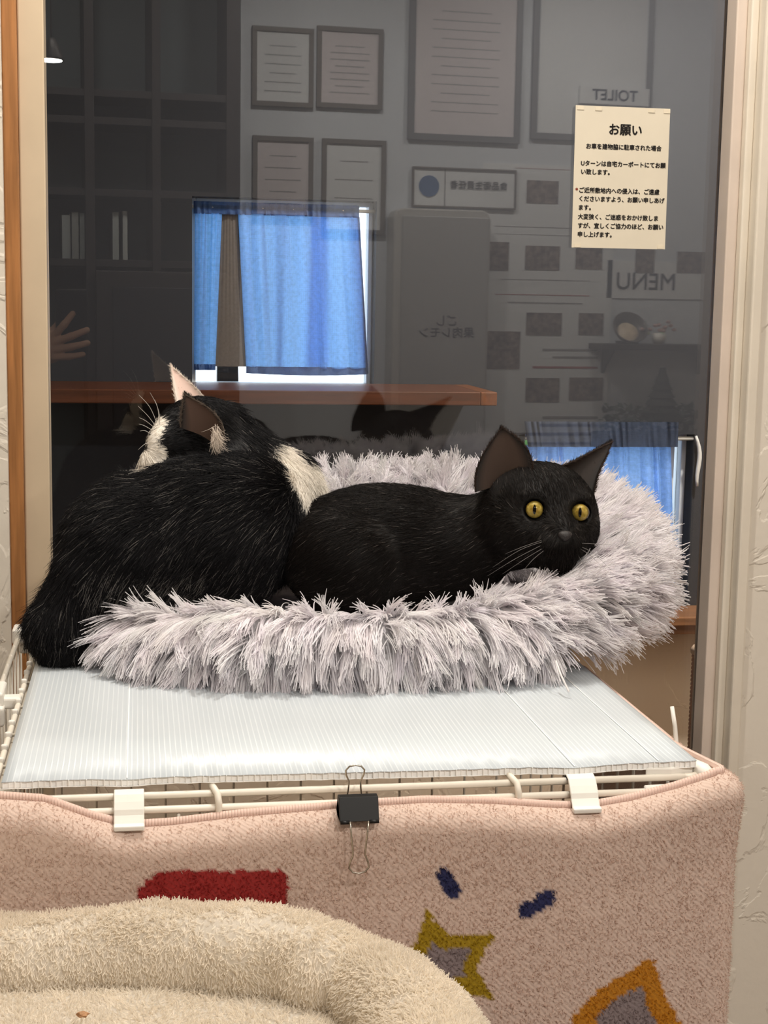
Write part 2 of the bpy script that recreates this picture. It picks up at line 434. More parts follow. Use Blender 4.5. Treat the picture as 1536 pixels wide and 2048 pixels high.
# ------------------------------------------------------------------ counter shelf and curtains in the dark room
cy = 3.02
c0, c1 = PY(60, 764, cy), PY(995, 772, cy)
zt = 0.998
t = thing('wooden_counter', 'brown wooden counter shelf under the blue curtained window', 'shelf', ((c0[0]+c1[0])/2, 3.15, zt-0.032))
G().box(-1.3, c1[0]-0.035, cy, YB, zt-0.028, zt).build('board', M_woodx, t, bevel=0.002)
G().box(c1[0]-0.035, c1[0], cy, YB, zt-0.028, zt).build('end_cap', wood_mat('shelf_end_wood', (112, 66, 36), 1, 0.35), t, bevel=0.002)

def cloth_mat(name, rgb, trans, wsc=900):
    m = bpy.data.materials.new(name); m.use_nodes = True; nt = m.node_tree; N = nt.nodes; Lk = nt.links
    b = N['Principled BSDF']; N.remove(b)
    tc = N.new('ShaderNodeTexCoord'); mp = N.new('ShaderNodeMapping'); Lk.new(tc.outputs['Object'], mp.inputs['Vector'])
    mp.inputs['Scale'].default_value = (1, 0.2, 1)
    nz = N.new('ShaderNodeTexNoise'); nz.inputs['Scale'].default_value = 130; nz.inputs['Detail'].default_value = 5; Lk.new(mp.outputs[0], nz.inputs['Vector'])
    w1_ = N.new('ShaderNodeTexWave'); w1_.bands_direction = 'X'; w1_.inputs['Scale'].default_value = wsc/6.28; w1_.inputs['Distortion'].default_value = 2.5; Lk.new(tc.outputs['Object'], w1_.inputs['Vector'])
    w2_ = N.new('ShaderNodeTexWave'); w2_.bands_direction = 'Z'; w2_.inputs['Scale'].default_value = wsc/6.28; w2_.inputs['Distortion'].default_value = 2.5; Lk.new(tc.outputs['Object'], w2_.inputs['Vector'])
    a1 = N.new('ShaderNodeMath'); a1.operation = 'ADD'; Lk.new(w1_.outputs['Fac'], a1.inputs[0]); Lk.new(w2_.outputs['Fac'], a1.inputs[1])
    a2 = N.new('ShaderNodeMath'); a2.operation = 'MULTIPLY_ADD'; a2.inputs[1].default_value = 0.35; Lk.new(a1.outputs[0], a2.inputs[0]); Lk.new(nz.outputs['Fac'], a2.inputs[2])
    r = N.new('ShaderNodeMapRange'); r.inputs['From Min'].default_value = 0.4; r.inputs['From Max'].default_value = 1.2; r.inputs['To Min'].default_value = 0.72; r.inputs['To Max'].default_value = 1.2
    Lk.new(a2.outputs[0], r.inputs['Value'])
    def mul(col):
        x = N.new('ShaderNodeMix'); x.data_type = 'RGBA'; x.blend_type = 'MULTIPLY'; x.inputs['Factor'].default_value = 1
        x.inputs['A'].default_value = tuple(col)+(1,); Lk.new(r.outputs[0], x.inputs['B']); return x
    df = N.new('ShaderNodeBsdfDiffuse'); Lk.new(mul(srgb(rgb)).outputs['Result'], df.inputs['Color'])
    tl = N.new('ShaderNodeBsdfTranslucent'); Lk.new(mul(trans).outputs['Result'], tl.inputs['Color'])
    ad = N.new('ShaderNodeAddShader'); Lk.new(df.outputs[0], ad.inputs[0]); Lk.new(tl.outputs[0], ad.inputs[1])
    Lk.new(ad.outputs[0], N['Material Output'].inputs['Surface'])
    return m
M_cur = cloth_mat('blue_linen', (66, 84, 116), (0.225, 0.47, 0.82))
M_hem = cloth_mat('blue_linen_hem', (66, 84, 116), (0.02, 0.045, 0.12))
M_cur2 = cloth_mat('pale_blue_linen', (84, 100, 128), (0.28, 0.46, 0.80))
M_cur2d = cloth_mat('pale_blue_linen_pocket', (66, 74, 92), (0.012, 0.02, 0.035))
M_rod = mat('white_rod', (228, 228, 226), 0.35, 0.5)

def curtain(tx0, tx1, bx0, bx1, ztop, zbot, y, folds, amp, m, name, parent, seed, nx=120, nz=26, sag=0.0, z0f=None):
    r = np.random.default_rng(seed); ph = np.cumsum(r.uniform(0.5, 1.5, folds)); ph = np.concatenate([[0], ph/ph[-1]])
    am = r.uniform(0.5, 1.2, folds)
    P = np.zeros((nx, nz, 3))
    for i in range(nx):
        u = i/(nx-1); k = min(int(np.searchsorted(ph, u, 'right'))-1, folds-1); k = max(k, 0)
        f = (u-ph[k])/(ph[k+1]-ph[k]+1e-9)
        for j in range(nz):
            v = j/(nz-1)
            x = (tx0+(tx1-tx0)*u)*(1-v) + (bx0+(bx1-bx0)*u)*v
            z = ztop+(zbot-ztop)*v - sag*math.sin(math.pi*u)*v
            dep = amp*am[k]*(math.sin(math.pi*f)**0.7)*(0.55+0.45*math.sin(2.2*v+k)) + 0.15*amp*math.sin(40*u)*(1-v)
            P[i, j] = (x + 0.25*amp*am[k]*math.sin(2*math.pi*f)*v, y-dep, z)
    return G().grid(P).build(name, m, parent, smooth=True)
yc = YB+0.03
def X(px, py): return PY(px, py, yc)[0]
def Zp(px, py): return PY(px, py, yc)[2]
t = thing('blue_curtain', 'bright blue linen curtain on the upper window above the counter', 'curtain', ((LX0+LX1)/2, yc, LZ0))
zT, zP, zB = Zp(560, 407), Zp(560, 430), Zp(560, 745)
curtain(X(476, 430), X(717, 430), X(492, 740), X(735, 740), zP, zB+0.012, yc, 7, 0.016, M_cur, 'panel', t, 3, sag=0.004)
for (fa, fb, fc, fd, ft) in ((621, 656, 612, 655, 0), (466, 478, 462, 497, 40), (700, 716, 716, 734, 0), (560, 567, 556, 564, 0)):
    curtain(X(fa, 430), X(fb, 430), X(fc, 740), X(fd, 740), zP, zB+0.012, yc+0.012, 1, 0.004, M_cur, 'folded_layer', t, 13, nx=16)
curtain(X(390, 430), X(444, 430), X(388, 740), X(431, 740), zP, zB+0.016, yc, 2, 0.012, M_cur, 'panel', t, 5, nx=50)
curtain(X(443, 430), X(478, 430), X(430, 740), X(493, 740), zP, zB+0.012, yc+0.004, 1, 0.004, mat('grey_shade_linen', (112, 106, 102), 0.9, 0.1, var=0.08, vscale=200), 'overlap_panel', t, 6, nx=24)  # opaque grey carries the shaded band of the post in its colour
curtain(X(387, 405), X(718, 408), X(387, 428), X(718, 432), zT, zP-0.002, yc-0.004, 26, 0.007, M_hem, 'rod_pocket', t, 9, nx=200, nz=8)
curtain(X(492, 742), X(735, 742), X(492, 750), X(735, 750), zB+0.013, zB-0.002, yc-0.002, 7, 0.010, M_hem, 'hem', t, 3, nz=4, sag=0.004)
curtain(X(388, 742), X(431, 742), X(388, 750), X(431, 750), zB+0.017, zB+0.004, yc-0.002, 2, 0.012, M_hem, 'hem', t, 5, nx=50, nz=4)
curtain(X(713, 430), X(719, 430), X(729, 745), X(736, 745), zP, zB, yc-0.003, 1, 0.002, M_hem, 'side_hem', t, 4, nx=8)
G().tube([(LX0, yc, zT-0.012), (LX1, yc, zT-0.012)], 0.004).build('rod', M_rod, t, smooth=True)
# post standing outside, behind the dark band in the cloth
yo = YB+0.20
q = lambda px, py: PY(px, py, yo)
pg = [q(449, 380), q(480, 380), q(474, 560), q(496, 780)*np.array([1,1,0])+np.array([0,0,-0.2]), q(430, 780)*np.array([1,1,0])+np.array([0,0,-0.2]), q(436, 560)]
tag(G().prism(pg, (0, 0.04, 0)).build('outside_post', mat('dark_grey_post', (70, 66, 62), 0.8, 0.2, var=0.1), loc=q(462, 780)), 'dark tapering post outside, a shadow behind the blue curtain', 'post')

t = thing('pale_curtain', 'pale blue gathered curtain on the low window beside the round bed', 'curtain', ((RX0+RX1)/2, yc, RZ0))
zT2, zP2, zB2 = Zp(1200, 800), Zp(1200, 889), Zp(1300, 1205)
curtain(X(1050, 890), X(1338, 890), X(1050, 1200), X(1347, 1200), zP2, zB2, yc-0.01, 15, 0.022, M_cur2, 'panel', t, 21, nx=260, nz=20)
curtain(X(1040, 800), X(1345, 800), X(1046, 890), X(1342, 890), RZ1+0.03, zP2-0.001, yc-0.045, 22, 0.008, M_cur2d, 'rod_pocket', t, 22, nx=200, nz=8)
G().tube([(RX0-0.02, yc-0.02, RZ1-0.01), (RX1+0.02, yc-0.02, RZ1-0.01)], 0.005).build('rod', M_rod, t, smooth=True)
# white tie strap beside the low window
p0_, p1_ = PY(1392, 872, YB-0.01), PY(1398, 972, YB-0.01)
g = G(); pts = [p0_*(1-s)+p1_*s + np.array([0.006*math.sin(5*s), -0.004*s, 0]) for s in np.linspace(0, 1, 10)]
g.tube(pts, [0.003+0.0025*math.sin(3.1*s) for s in np.linspace(0, 1, 10)], 8)
tag(g.build('tie_strap', mat('white_strap', (222, 222, 220), 0.7), smooth=True, loc=p1_), 'white tie strap hanging on the wall right of the low window', 'strap')
# shrub outside the low window
sc_ = PY(1350, 1000, 4.3)
t = thing('garden_shrub', 'green shrub outside, glimpsed beside the pale curtain', 'shrub', (sc_[0], 4.3, 0))
g = G()
for i in range(420):
    c = sc_ + rng.normal(size=3)*np.array([0.22, 0.10, 0.25]); a = rng.normal(size=3); a /= np.linalg.norm(a); b = np.cross(a, rng.normal(size=3)); b /= np.linalg.norm(b)
    s = 0.028; nn = np.cross(a, b)*0.006
    g.add([c-a*s, c+b*s*0.4+nn, c+a*s, c-b*s*0.4+nn], [(0, 1, 2, 3)])
o = g.build('foliage', mat('leaf_green', (96, 150, 70), 0.6, 0.3, var=0.3, vscale=8), t); o['kind'] = 'stuff'
G().tube([(sc_[0], 4.3, -0.2), (sc_[0]+0.03, 4.3, 0.5), tuple(sc_)], [0.02, 0.015, 0.006]).build('stem', M_woodx, t, smooth=True)

# ------------------------------------------------------------------ notice taped to the pane
ny = pane_y(0.66)-0.0048
M_paper = mat('cream_paper', (220, 210, 190), 0.7, 0.3, var=0.03, vscale=15)
M_ink = mat('black_ink', (44, 40, 38), 0.6, 0.3)
M_red = mat('red_ink', (150, 60, 40), 0.6)
ctl, ctr, cbr, cbl = [PY(*p, ny) for p in ((1152, 211), (1343, 217), (1330, 499), (1140, 495))]
nc = (ctl+ctr+cbr+cbl)/4; nw = np.linalg.norm(ctr-ctl+cbr-cbl)/2; nh = np.linalg.norm(ctl-cbl+ctr-cbr)/2
nx_ = (ctr-ctl+cbr-cbl); nx_[1] = PT*nx_[0]; nx_ /= np.linalg.norm(nx_); nz_ = np.array([-nx_[2], 0, nx_[0]])
t = thing('paper_notice', 'cream paper notice with black Japanese lines taped on the pane', 'notice', nc-nz_*nh/2)
G().obox(nc, nx_*nw/2, (0, 0.0004, 0), nz_*nh/2).build('sheet', M_paper, t)
LINES = [(0.165, 0.53, 'お願い', 0.085, 'CENTER'), (0.285, 0.52, 'お車を建物脇に駐車された場合', 0.060, 'CENTER'),
    (0.405, 0.07, 'Uターンは自宅カーポートにてお願', 0.060, 'LEFT'), (0.465, 0.07, 'い致します。', 0.060, 'LEFT'),
    (0.595, 0.055, 'ご近所敷地内への侵入は、ご遠慮', 0.060, 'LEFT'), (0.655, 0.055, 'くださいますよう、お願い申しあげ', 0.060, 'LEFT'),
    (0.717, 0.055, 'ます。', 0.060, 'LEFT'), (0.782, 0.055, '大変狭く、ご迷惑をおかけ致しま', 0.060, 'LEFT'),
    (0.845, 0.055, 'すが、宜しくご協力のほど、お願い', 0.060, 'LEFT'), (0.907, 0.055, '申し上げます。', 0.060, 'LEFT')]
for (fy, fx, s_, sz, al) in LINES:
    og = nc - nx_*nw/2 + nx_*nw*fx + nz_*nh/2 - nz_*nh*fy + np.array([0, -0.0007, 0])
    big = sz > 0.07
    wch = (0.118 if big else 0.0585)*nw if not big else 0.118*nw
    tx = text('lettering', s_, M_ink, 0.118*nw*1.02 if big else 0.0575*nw, (og, nx_, nz_), t, bold=0.0005 if big else 0.0003, align=al)
og = nc - nx_*nw/2 + nx_*nw*0.035 + nz_*nh/2 - nz_*nh*0.595 + np.array([0, -0.0007, 0])
text('red_mark', '*', M_red, 0.008, (og, nx_, nz_), t, bold=0.0003)
M_tape = mat('clear_tape', (226, 214, 190), 0.15, 0.6)
for (fx, fy) in ((0.05, 0.018), (0.24, 0.02), (0.80, 0.02), (0.965, 0.02), (0.06, 0.985), (0.95, 0.985)):
    og = nc - nx_*nw/2 + nx_*nw*fx + nz_*nh/2 - nz_*nh*fy + np.array([0, -0.0008, 0])
    G().obox(og, nx_*0.0045, (0, 0.0002, 0), nz_*0.0022).build('tape', M_tape, t)

# ------------------------------------------------------------------ wire crate with plastic board on top
M_white = mat('white_plastic', (234, 230, 222), 0.4, 0.45, var=0.03, vscale=30)
M_rodw = mat('cream_coated_wire', (230, 222, 208), 0.4, 0.45, var=0.04, vscale=40)
BX0, BX1, BY0, BY1, BZ = -0.109, 0.463, 1.168, 1.80, 0.80
def board_mat():
    m, nt, N, Lk, b = new_mat('corrugated_plastic'); b.inputs['Roughness'].default_value = 0.32; b.inputs['Specular IOR Level'].default_value = 0.4
    tc = N.new('ShaderNodeTexCoord'); sp = N.new('ShaderNodeSeparateXYZ'); Lk.new(tc.outputs['Object'], sp.inputs[0])
    mu = N.new('ShaderNodeMath'); mu.operation = 'MULTIPLY'; mu.inputs[1].default_value = 1/0.0046; Lk.new(sp.outputs['X'], mu.inputs[0])
    fr = N.new('ShaderNodeMath'); fr.operation = 'FRACT'; Lk.new(mu.outputs[0], fr.inputs[0])
    pp = N.new('ShaderNodeMath'); pp.operation = 'PINGPONG'; pp.inputs[1].default_value = 0.5; Lk.new(fr.outputs[0], pp.inputs[0])
    r = N.new('ShaderNodeMapRange'); r.inputs['From Min'].default_value = 0.06; r.inputs['From Max'].default_value = 0.16; r.inputs['To Min'].default_value = 1; r.inputs['To Max'].default_value = 0
    Lk.new(pp.outputs[0], r.inputs['Value'])
    nz = N.new('ShaderNodeTexNoise'); nz.inputs['Scale'].default_value = 14; Lk.new(tc.outputs['Object'], nz.inputs['Vector'])
    m2 = N.new('ShaderNodeMath'); m2.operation = 'MULTIPLY'; Lk.new(r.outputs[0], m2.inputs[0]); Lk.new(nz.outputs['Fac'], m2.inputs[1])
    x = N.new('ShaderNodeMix'); x.data_type = 'RGBA'; x.inputs['A'].default_value = lin((196, 203, 208)); x.inputs['B'].default_value = lin((226, 231, 234))
    Lk.new(m2.outputs[0], x.inputs['Factor']); Lk.new(x.outputs['Result'], b.inputs['Base Color'])
    bp = N.new('ShaderNodeBump'); bp.inputs['Strength'].default_value = 0.15; bp.inputs['Distance'].default_value = 0.0006
    Lk.new(r.outputs[0], bp.inputs['Height']); Lk.new(bp.outputs[0], b.inputs['Normal'])
    return m
M_board = board_mat()
M_flute = mat('plastic_flute', (246, 244, 240), 0.4, 0.4)
t = thing('corrugated_board', 'white corrugated plastic board laid on top of the wire crate', 'board', (0.18, 1.48, BZ-0.0046))
def bz(x, y):   # slight sag between the rods and bends along the two creases
    return BZ + 0.0012*math.sin(9*x+2) - 0.0015*max(0, 1-abs(x+0.012)/0.03) - 0.002*max(0, 1-abs(x-0.357)/0.04)
xs = np.linspace(BX0, BX1, 60); ys = np.linspace(BY0, BY1, 6)
P = np.array([[(x, y + 0.0008*math.sin(300*x) if y == BY0 else y, bz(x, y)) for y in ys] for x in xs])
G().grid(P).build('top_sheet', M_board, t, smooth=True, solid=0.0007)
P2 = P.copy(); P2[..., 2] -= 0.0056
G().grid(P2).build('bottom_sheet', M_flute, t, smooth=True, solid=0.0007)
g = G(); x = BX0+0.001
while x < BX1:
    z = bz(x, 0); y0 = BY0+0.0006*math.sin(x*900)
    g.box(x-0.00035, x+0.00035, y0, BY1, z-0.0056, z); x += 0.0046
o = g.build('flute_wall', M_flute, t); o['kind'] = 'stuff'
Pk = P[:, :2].copy(); Pk[:, 0, 1] = BY0+0.0012; Pk[:, 1, 1] = BY0+0.006; Pk[..., 2] -= 0.0028; G().grid(Pk).build('core', M_flute, t, solid=0.0046)
for cx_ in (-0.012, 0.357, 0.43):
    G().obox((cx_, 1.32, bz(cx_, 0)+0.0009), (0.0006, 0, 0), (0, 0.15, 0), (0, 0, 0.0002)).build('crease', mat('crease_white', (246, 248, 248), 0.3), t)

crate = thing('wire_crate', 'cream wire pet crate holding the board and both cats', 'crate', (0.18, 1.48, 0))
CX0, CX1, CY0, CY1 = -0.118, 0.470, 1.160, 1.815
def wire(pts, r, nm='wire', n=8): return G().tube(pts, r, n).build(nm, M_rodw, crate, smooth=True)
def arc_rect(x0, x1, y0, y1, z, r=0.018, n=5):
    out = []
    for (cx, cy, a0) in ((x1-r, y0+r, -90), (x1-r, y1-r, 0), (x0+r, y1-r, 90), (x0+r, y0+r, 180)):
        for k in range(n+1):
            a = math.radians(a0+90*k/n); out.append((cx+r*math.cos(a), cy+r*math.sin(a), z))
    return out + [out[0]]
wire(arc_rect(CX0, CX1, CY0+0.006, CY1, 0.7868), 0.0030, 'top_frame_rod', 10)
wire(arc_rect(CX0+0.002, CX1-0.002, CY0-0.001, CY1, 0.7772), 0.0030, 'panel_rod', 10)
wire(arc_rect(CX0, CX1, CY0, CY1, 0.03), 0.0030, 'base_frame_rod', 10)
wire(arc_rect(CX0, CX1, CY0, CY1, 0.42), 0.0024, 'middle_rod', 8)
nfx = 13
for k in range(nfx+1):
    x = CX0+0.02+(CX1-CX0-0.04)*k/nfx
    wire([(x, CY0, 0.03), (x, CY0, 0.7785)], 0.0016, 'upright_wire', 6); wire([(x, CY1, 0.03), (x, CY1, 0.7785)], 0.0016, 'upright_wire', 6)
for k in range(1, 14):
    y = CY0+(CY1-CY0)*k/14
    wire([(CX0, y, 0.03), (CX0, y, 0.7785)], 0.0016, 'upright_wire', 6); wire([(CX1, y, 0.03), (CX1, y, 0.7785)], 0.0016, 'upright_wire', 6)
    if k % 2 == 0: wire([(CX0, y, 0.7868), (CX1, y, 0.7868)], 0.0016, 'roof_wire', 6)
for px_ in (435, 1033):   # two bent roof wires that hook over the front rods
    p = PY(px_, 1600, 1.158)
    wire([(p[0]-0.006, 1.22, 0.7915), (p[0]-0.004, 1.170, 0.7925), (p[0], 1.158, 0.789), (p[0]+0.001, 1.1555, 0.782), (p[0]+0.001, 1.156, 0.765)], 0.0028, 'hook_wire', 10)
G().box(CX0+0.01, CX1-0.01, CY0+0.01, CY1-0.01, 0.02, 0.035).build('floor_tray', mat('brown_tray', (120, 92, 74), 0.6, 0.3, var=0.15), crate, bevel=0.004)
# second wire panel hinged on at the left
XP = -0.140
wire([(XP, 1.10, 0.789), (XP, 1.80, 0.789)], 0.0030, 'door_rod', 10)
wire([(XP, 1.10, 0.03), (XP, 1.80, 0.03)], 0.0030, 'door_rod', 10)
for k in range(16):
    y = 1.12+0.043*k; wire([(XP, y, 0.03), (XP, y, 0.793)], 0.0016, 'door_wire', 6)
def connector(c, s, nm='connector'):
    return G().obox(c, (s[0], 0, 0), (0, s[1], 0), (0, 0, s[2])).build(nm, M_white, crate, bevel=0.003, seg=3)
connector((-0.129, 1.735, 0.793), (0.017, 0.016, 0.009)); connector((-0.129, 1.735, 0.780), (0.010, 0.010, 0.008))
connector((-0.141, 1.470, 0.792), (0.009, 0.024, 0.008)); connector((-0.126, 1.462, 0.787), (0.010, 0.008, 0.006)); connector((-0.139, 1.448, 0.777), (0.008, 0.008, 0.010))
for k in range(12):     # wire ends welded along the rod beside the board
    y = 1.22+0.038*k; connector((CX0, y, 0.7905), (0.0032, 0.0022, 0.0034), 'weld')
# corner wedges
def wedge(pts, nm='corner_wedge'): return G().prism(pts, (0, 0, 0.009)).build(nm, M_white, crate, bevel=0.0015)
wedge([(-0.125, 1.152, 0.782), (-0.083, 1.152, 0.782), (-0.083, 1.162, 0.782), (-0.108, 1.185, 0.782), (-0.125, 1.190, 0.782)])
wedge([(0.418, 1.168, 0.786), (0.440, 1.166, 0.786), (0.462, 1.172, 0.786), (0.448, 1.196, 0.786), (0.430, 1.192, 0.786)])
G().tube([(0.462, 1.190, 0.792), (0.470, 1.170, 0.790), (0.476, 1.160, 0.784)], [0.0058, 0.0070, 0.0060], 12).build('corner_joint', M_white, crate, smooth=True)
G().tube([(0.415, 1.158, 0.779), (0.468, 1.158, 0.780)], 0.0042, 10).build('rod_sleeve', M_white, crate, smooth=True)

def plastic_clip(px_, py_, label):
    c = PY(px_, py_, 1.150); x = c[0]; w = 0.0118
    prof = [(1.1735, 0.7850), (1.1715, 0.7905), (1.1660, 0.7928), (1.1590, 0.7905), (1.1545, 0.7860), (1.1505, 0.7810), (1.1490, 0.7770), (1.1455, 0.7730), (1.1440, 0.7705), (1.1440, 0.7685)]
    inn = [(y+0.0022 if i > 1 else y-0.0022, z-0.0020 if 0 < i < 6 else z) for i, (y, z) in enumerate(prof)]
    poly = [(x-w, y, z) for (y, z) in prof] + [(x-w, y, z) for (y, z) in reversed(inn)]
    t = thing('plastic_clip', label, 'clip', (x, 1.155, 0.767), 'white clips on the crate front')
    G().prism(poly, (2*w, 0, 0)).build('body', M_white, t, bevel=0.0008)
    G().obox((x, 1.1425, 0.7695), (w*1.02, 0, 0), (0, 0.0030, 0.0004), (0, -0.0003, 0.0022)).build('lip', M_white, t, bevel=0.0012)
plastic_clip(258, 1612, 'white plastic clip on the rods left of the black binder clip')
plastic_clip(1170, 1580, 'white plastic clip on the rods right of the black binder clip')

# cable tie end sticking up
a, b = PY(1353, 1490, 1.27), PY(1344, 1413, 1.275)
g = G(); g.tube([a-np.array([0.004, 0, 0.03]), a, (a+b)/2+np.array([0.0006, 0, 0]), b], [0.0022, 0.0022, 0.0021, 0.0019], 8)
tag(g.build('cable_tie', M_white, smooth=True, loc=a), 'white cable tie end sticking up at the board edge', 'cable tie')

# ------------------------------------------------------------------ pink fleece blanket hung over the crate front
def zpx(px, py, y_=1.142): p = PY(px, py, y_); return p[0], p[2]
TOP = [zpx(*p, 1.153) for p in ((-400, 1570), (-150, 1585), (0, 1592), (90, 1598), (180, 1630), (255, 1650), (340, 1645), (480, 1628), (600, 1618), (700, 1609), (850, 1600), (980, 1602), (1100, 1610), (1170, 1612), (1260, 1596), (1350, 1572), (1440, 1543))]
TX = np.array([p[0] for p in TOP]); TZ = np.array([p[1] for p in TOP]) - 0.001
XC, RC = 0.474, 0.024
S0 = -0.42; Ls = XC-S0; La = RC*math.pi/2
def blanket_base(s):
    """s along the cloth from the far left, round the right corner, back along the crate's side: position, outward normal, top height"""
    if s < Ls:
        x = S0+s; return np.array([x, 1.136]), np.array([0, -1.0]), float(np.interp(x, TX, TZ))
    if s < Ls+La:
        a = (s-Ls)/RC; return np.array([XC+RC*math.sin(a), 1.136+RC-RC*math.cos(a)]), np.array([math.sin(a), -math.cos(a)]), float(TZ[-1]) + 0.000*a
    d = s-Ls-La; return np.array([XC+RC, 1.136+RC+d]), np.array([1.0, 0]), float(TZ[-1]) - 0.012*min(d/0.1, 1)
def blanket_pt(s, v):
    """v metres down from the top edge along the cloth"""
    p, n, z = blanket_base(s)
    R = 0.020
    if v < R*1.57:
        a = v/R; out = -0.019+R*math.sin(a); dz = R*(1-math.cos(a))*1.0
    else:
        dz = R+(v-R*1.57); out = -0.019+R - 0.004*min((dz-R)/0.05, 1)
    out += 0.0025*math.sin(17*s+1.3)*min(v/0.1, 1) + 0.0015*math.sin(41*s+9*v)*min(v/0.1, 1)
    q = p+n*(out+0.002); return np.array([q[0], q[1], z-dz])
PK, RED, NAVY, OLI, ORA, GRY = [srgb(c) for c in ((208, 184, 170), (150, 44, 42), (44, 46, 82), (158, 130, 28), (182, 120, 30), (136, 122, 122))]
def poly_xz(pts): return np.array([zpx(*p) for p in pts])
RED_P = poly_xz([(276, 1772), (292, 1752), (330, 1733), (572, 1735), (580, 1860), (276, 1860)])
STAR = poly_xz([(850, 1810), (893, 1866), (990, 1862), (950, 1930), (986, 1995), (910, 1975), (850, 2040), (840, 1960), (770, 1930), (832, 1880)])
DIA = poly_xz([(1288, 1912), (1306, 1915), (1325, 1985), (1368, 2060), (1290, 2130), (1190, 2110), (1133, 2025), (1200, 1965), (1260, 1935)])
NV = [poly_xz([(882, 1744), (904, 1778)]), poly_xz([(1048, 1815), (1092, 1790)])]
def inside(P, poly):
    r = np.zeros(len(P), bool); n = len(poly); j = n-1
    for i in range(n):
        a, b = poly[i], poly[j]; c = ((a[1] > P[:, 1]) != (b[1] > P[:, 1])) & (P[:, 0] < (b[0]-a[0])*(P[:, 1]-a[1])/(b[1]-a[1]+1e-12)+a[0]); r ^= c; j = i
    return r
def segd(P, a, b):
    ab = b-a; tt = np.clip(((P-a)@ab)/(ab@ab), 0, 1); return np.linalg.norm(P-a-tt[:, None]*ab, axis=1)
def edged(P, poly): return np.min([segd(P, poly[i], poly[(i+1) % len(poly)]) for i in range(len(poly))], axis=0)
def blanket_color(P3):
    P = P3[:, [0, 2]]; jit = P + rng.normal(size=P.shape)*0.0007
    c = np.tile(PK, (len(P), 1)); front = P3[:, 1] < 1.17
    c[inside(jit, RED_P) & front] = RED
    for a, b in NV: c[(segd(jit, a, b) < 0.0066) & front] = NAVY
    for poly, col, w in ((STAR, OLI, 0.0115), (DIA, ORA, 0.0165)):
        i = inside(jit, poly) & front; c[i] = col; e = i & (edged(jit, poly) > w); c[e] = GRY
    return c
ss = np.concatenate([np.arange(0, 0.28, 0.012), np.arange(0.28, Ls+La+0.06, 0.0028), np.arange(Ls+La+0.06, Ls+La+0.42, 0.012)])
vv = np.concatenate([np.linspace(0, 0.033, 12), np.arange(0.036, 0.25, 0.0028), np.linspace(0.255, 0.70, 24)])
P = np.array([[blanket_pt(s, v) for v in vv] for s in ss]); na, nb = P.shape[:2]
I = np.arange(na*nb).reshape(na, nb)
Fq = np.stack([I[:-1, :-1], I[:-1, 1:], I[1:, 1:], I[1:, :-1]], -1).reshape(-1, 4)
M_fleece, nt, N, Lk, b = new_mat('pink_fleece')
at = N.new('ShaderNodeAttribute'); at.attribute_name = 'fur_color'; Lk.new(at.outputs['Color'], b.inputs['Base Color'])
b.inputs['Roughness'].default_value = 0.9; b.inputs['Specular IOR Level'].default_value = 0.1; b.inputs['Sheen Weight'].default_value = 0.25; b.inputs['Sheen Roughness'].default_value = 0.5
tc = N.new('ShaderNodeTexCoord')
nz1 = N.new('ShaderNodeTexNoise'); nz1.inputs['Scale'].default_value = 420; nz1.inputs['Detail'].default_value = 4; Lk.new(tc.outputs['Object'], nz1.inputs['Vector'])
wv = N.new('ShaderNodeTexWave'); wv.bands_direction = 'DIAGONAL'; wv.inputs['Scale'].default_value = 120; wv.inputs['Distortion'].default_value = 4; wv.inputs['Detail'].default_value = 2; Lk.new(tc.outputs['Object'], wv.inputs['Vector'])
ma = N.new('ShaderNodeMath'); ma.operation = 'MULTIPLY_ADD'; ma.inputs[1].default_value = 0.5; Lk.new(wv.outputs['Fac'], ma.inputs[0]); Lk.new(nz1.outputs['Fac'], ma.inputs[2])
bp = N.new('ShaderNodeBump'); bp.inputs['Strength'].default_value = 0.5; bp.inputs['Distance'].default_value = 0.0009; Lk.new(ma.outputs[0], bp.inputs['Height']); Lk.new(bp.outputs[0], b.inputs['Normal'])
blanket = thing('fleece_blanket', 'pink fleece blanket with red, navy and star motifs covering the crate front', 'blanket', (0.2, 1.14, 0.08))
bo = mesh_np('cloth', P.reshape(-1, 3), Fq, M_fleece, blanket, blanket_color(P.reshape(-1, 3)))
md = bo.modifiers.new('thickness', 'SOLIDIFY'); md.thickness = 0.004; md.offset = -1
# stitched binding along the top edge
M_bind, nt, N, Lk, b = new_mat('pink_binding'); b.inputs['Base Color'].default_value = lin((228, 196, 182)); b.inputs['Roughness'].default_value = 0.8
tc = N.new('ShaderNodeTexCoord'); wv = N.new('ShaderNodeTexWave'); wv.bands_direction = 'X'; wv.inputs['Scale'].default_value = 130; wv.inputs['Distortion'].default_value = 0.6; Lk.new(tc.outputs['Object'], wv.inputs['Vector'])
bp = N.new('ShaderNodeBump'); bp.inputs['Strength'].default_value = 0.7; bp.inputs['Distance'].default_value = 0.001; Lk.new(wv.outputs['Fac'], bp.inputs['Height']); Lk.new(bp.outputs[0], b.inputs['Normal'])
pts = [blanket_pt(s, 0.0)+np.array([0, 0.0005, 0.0012]) for s in np.concatenate([np.arange(0, Ls+La+0.40, 0.006)])]
G().tube(pts, 0.0036, 8).build('binding', M_bind, blanket, smooth=True)
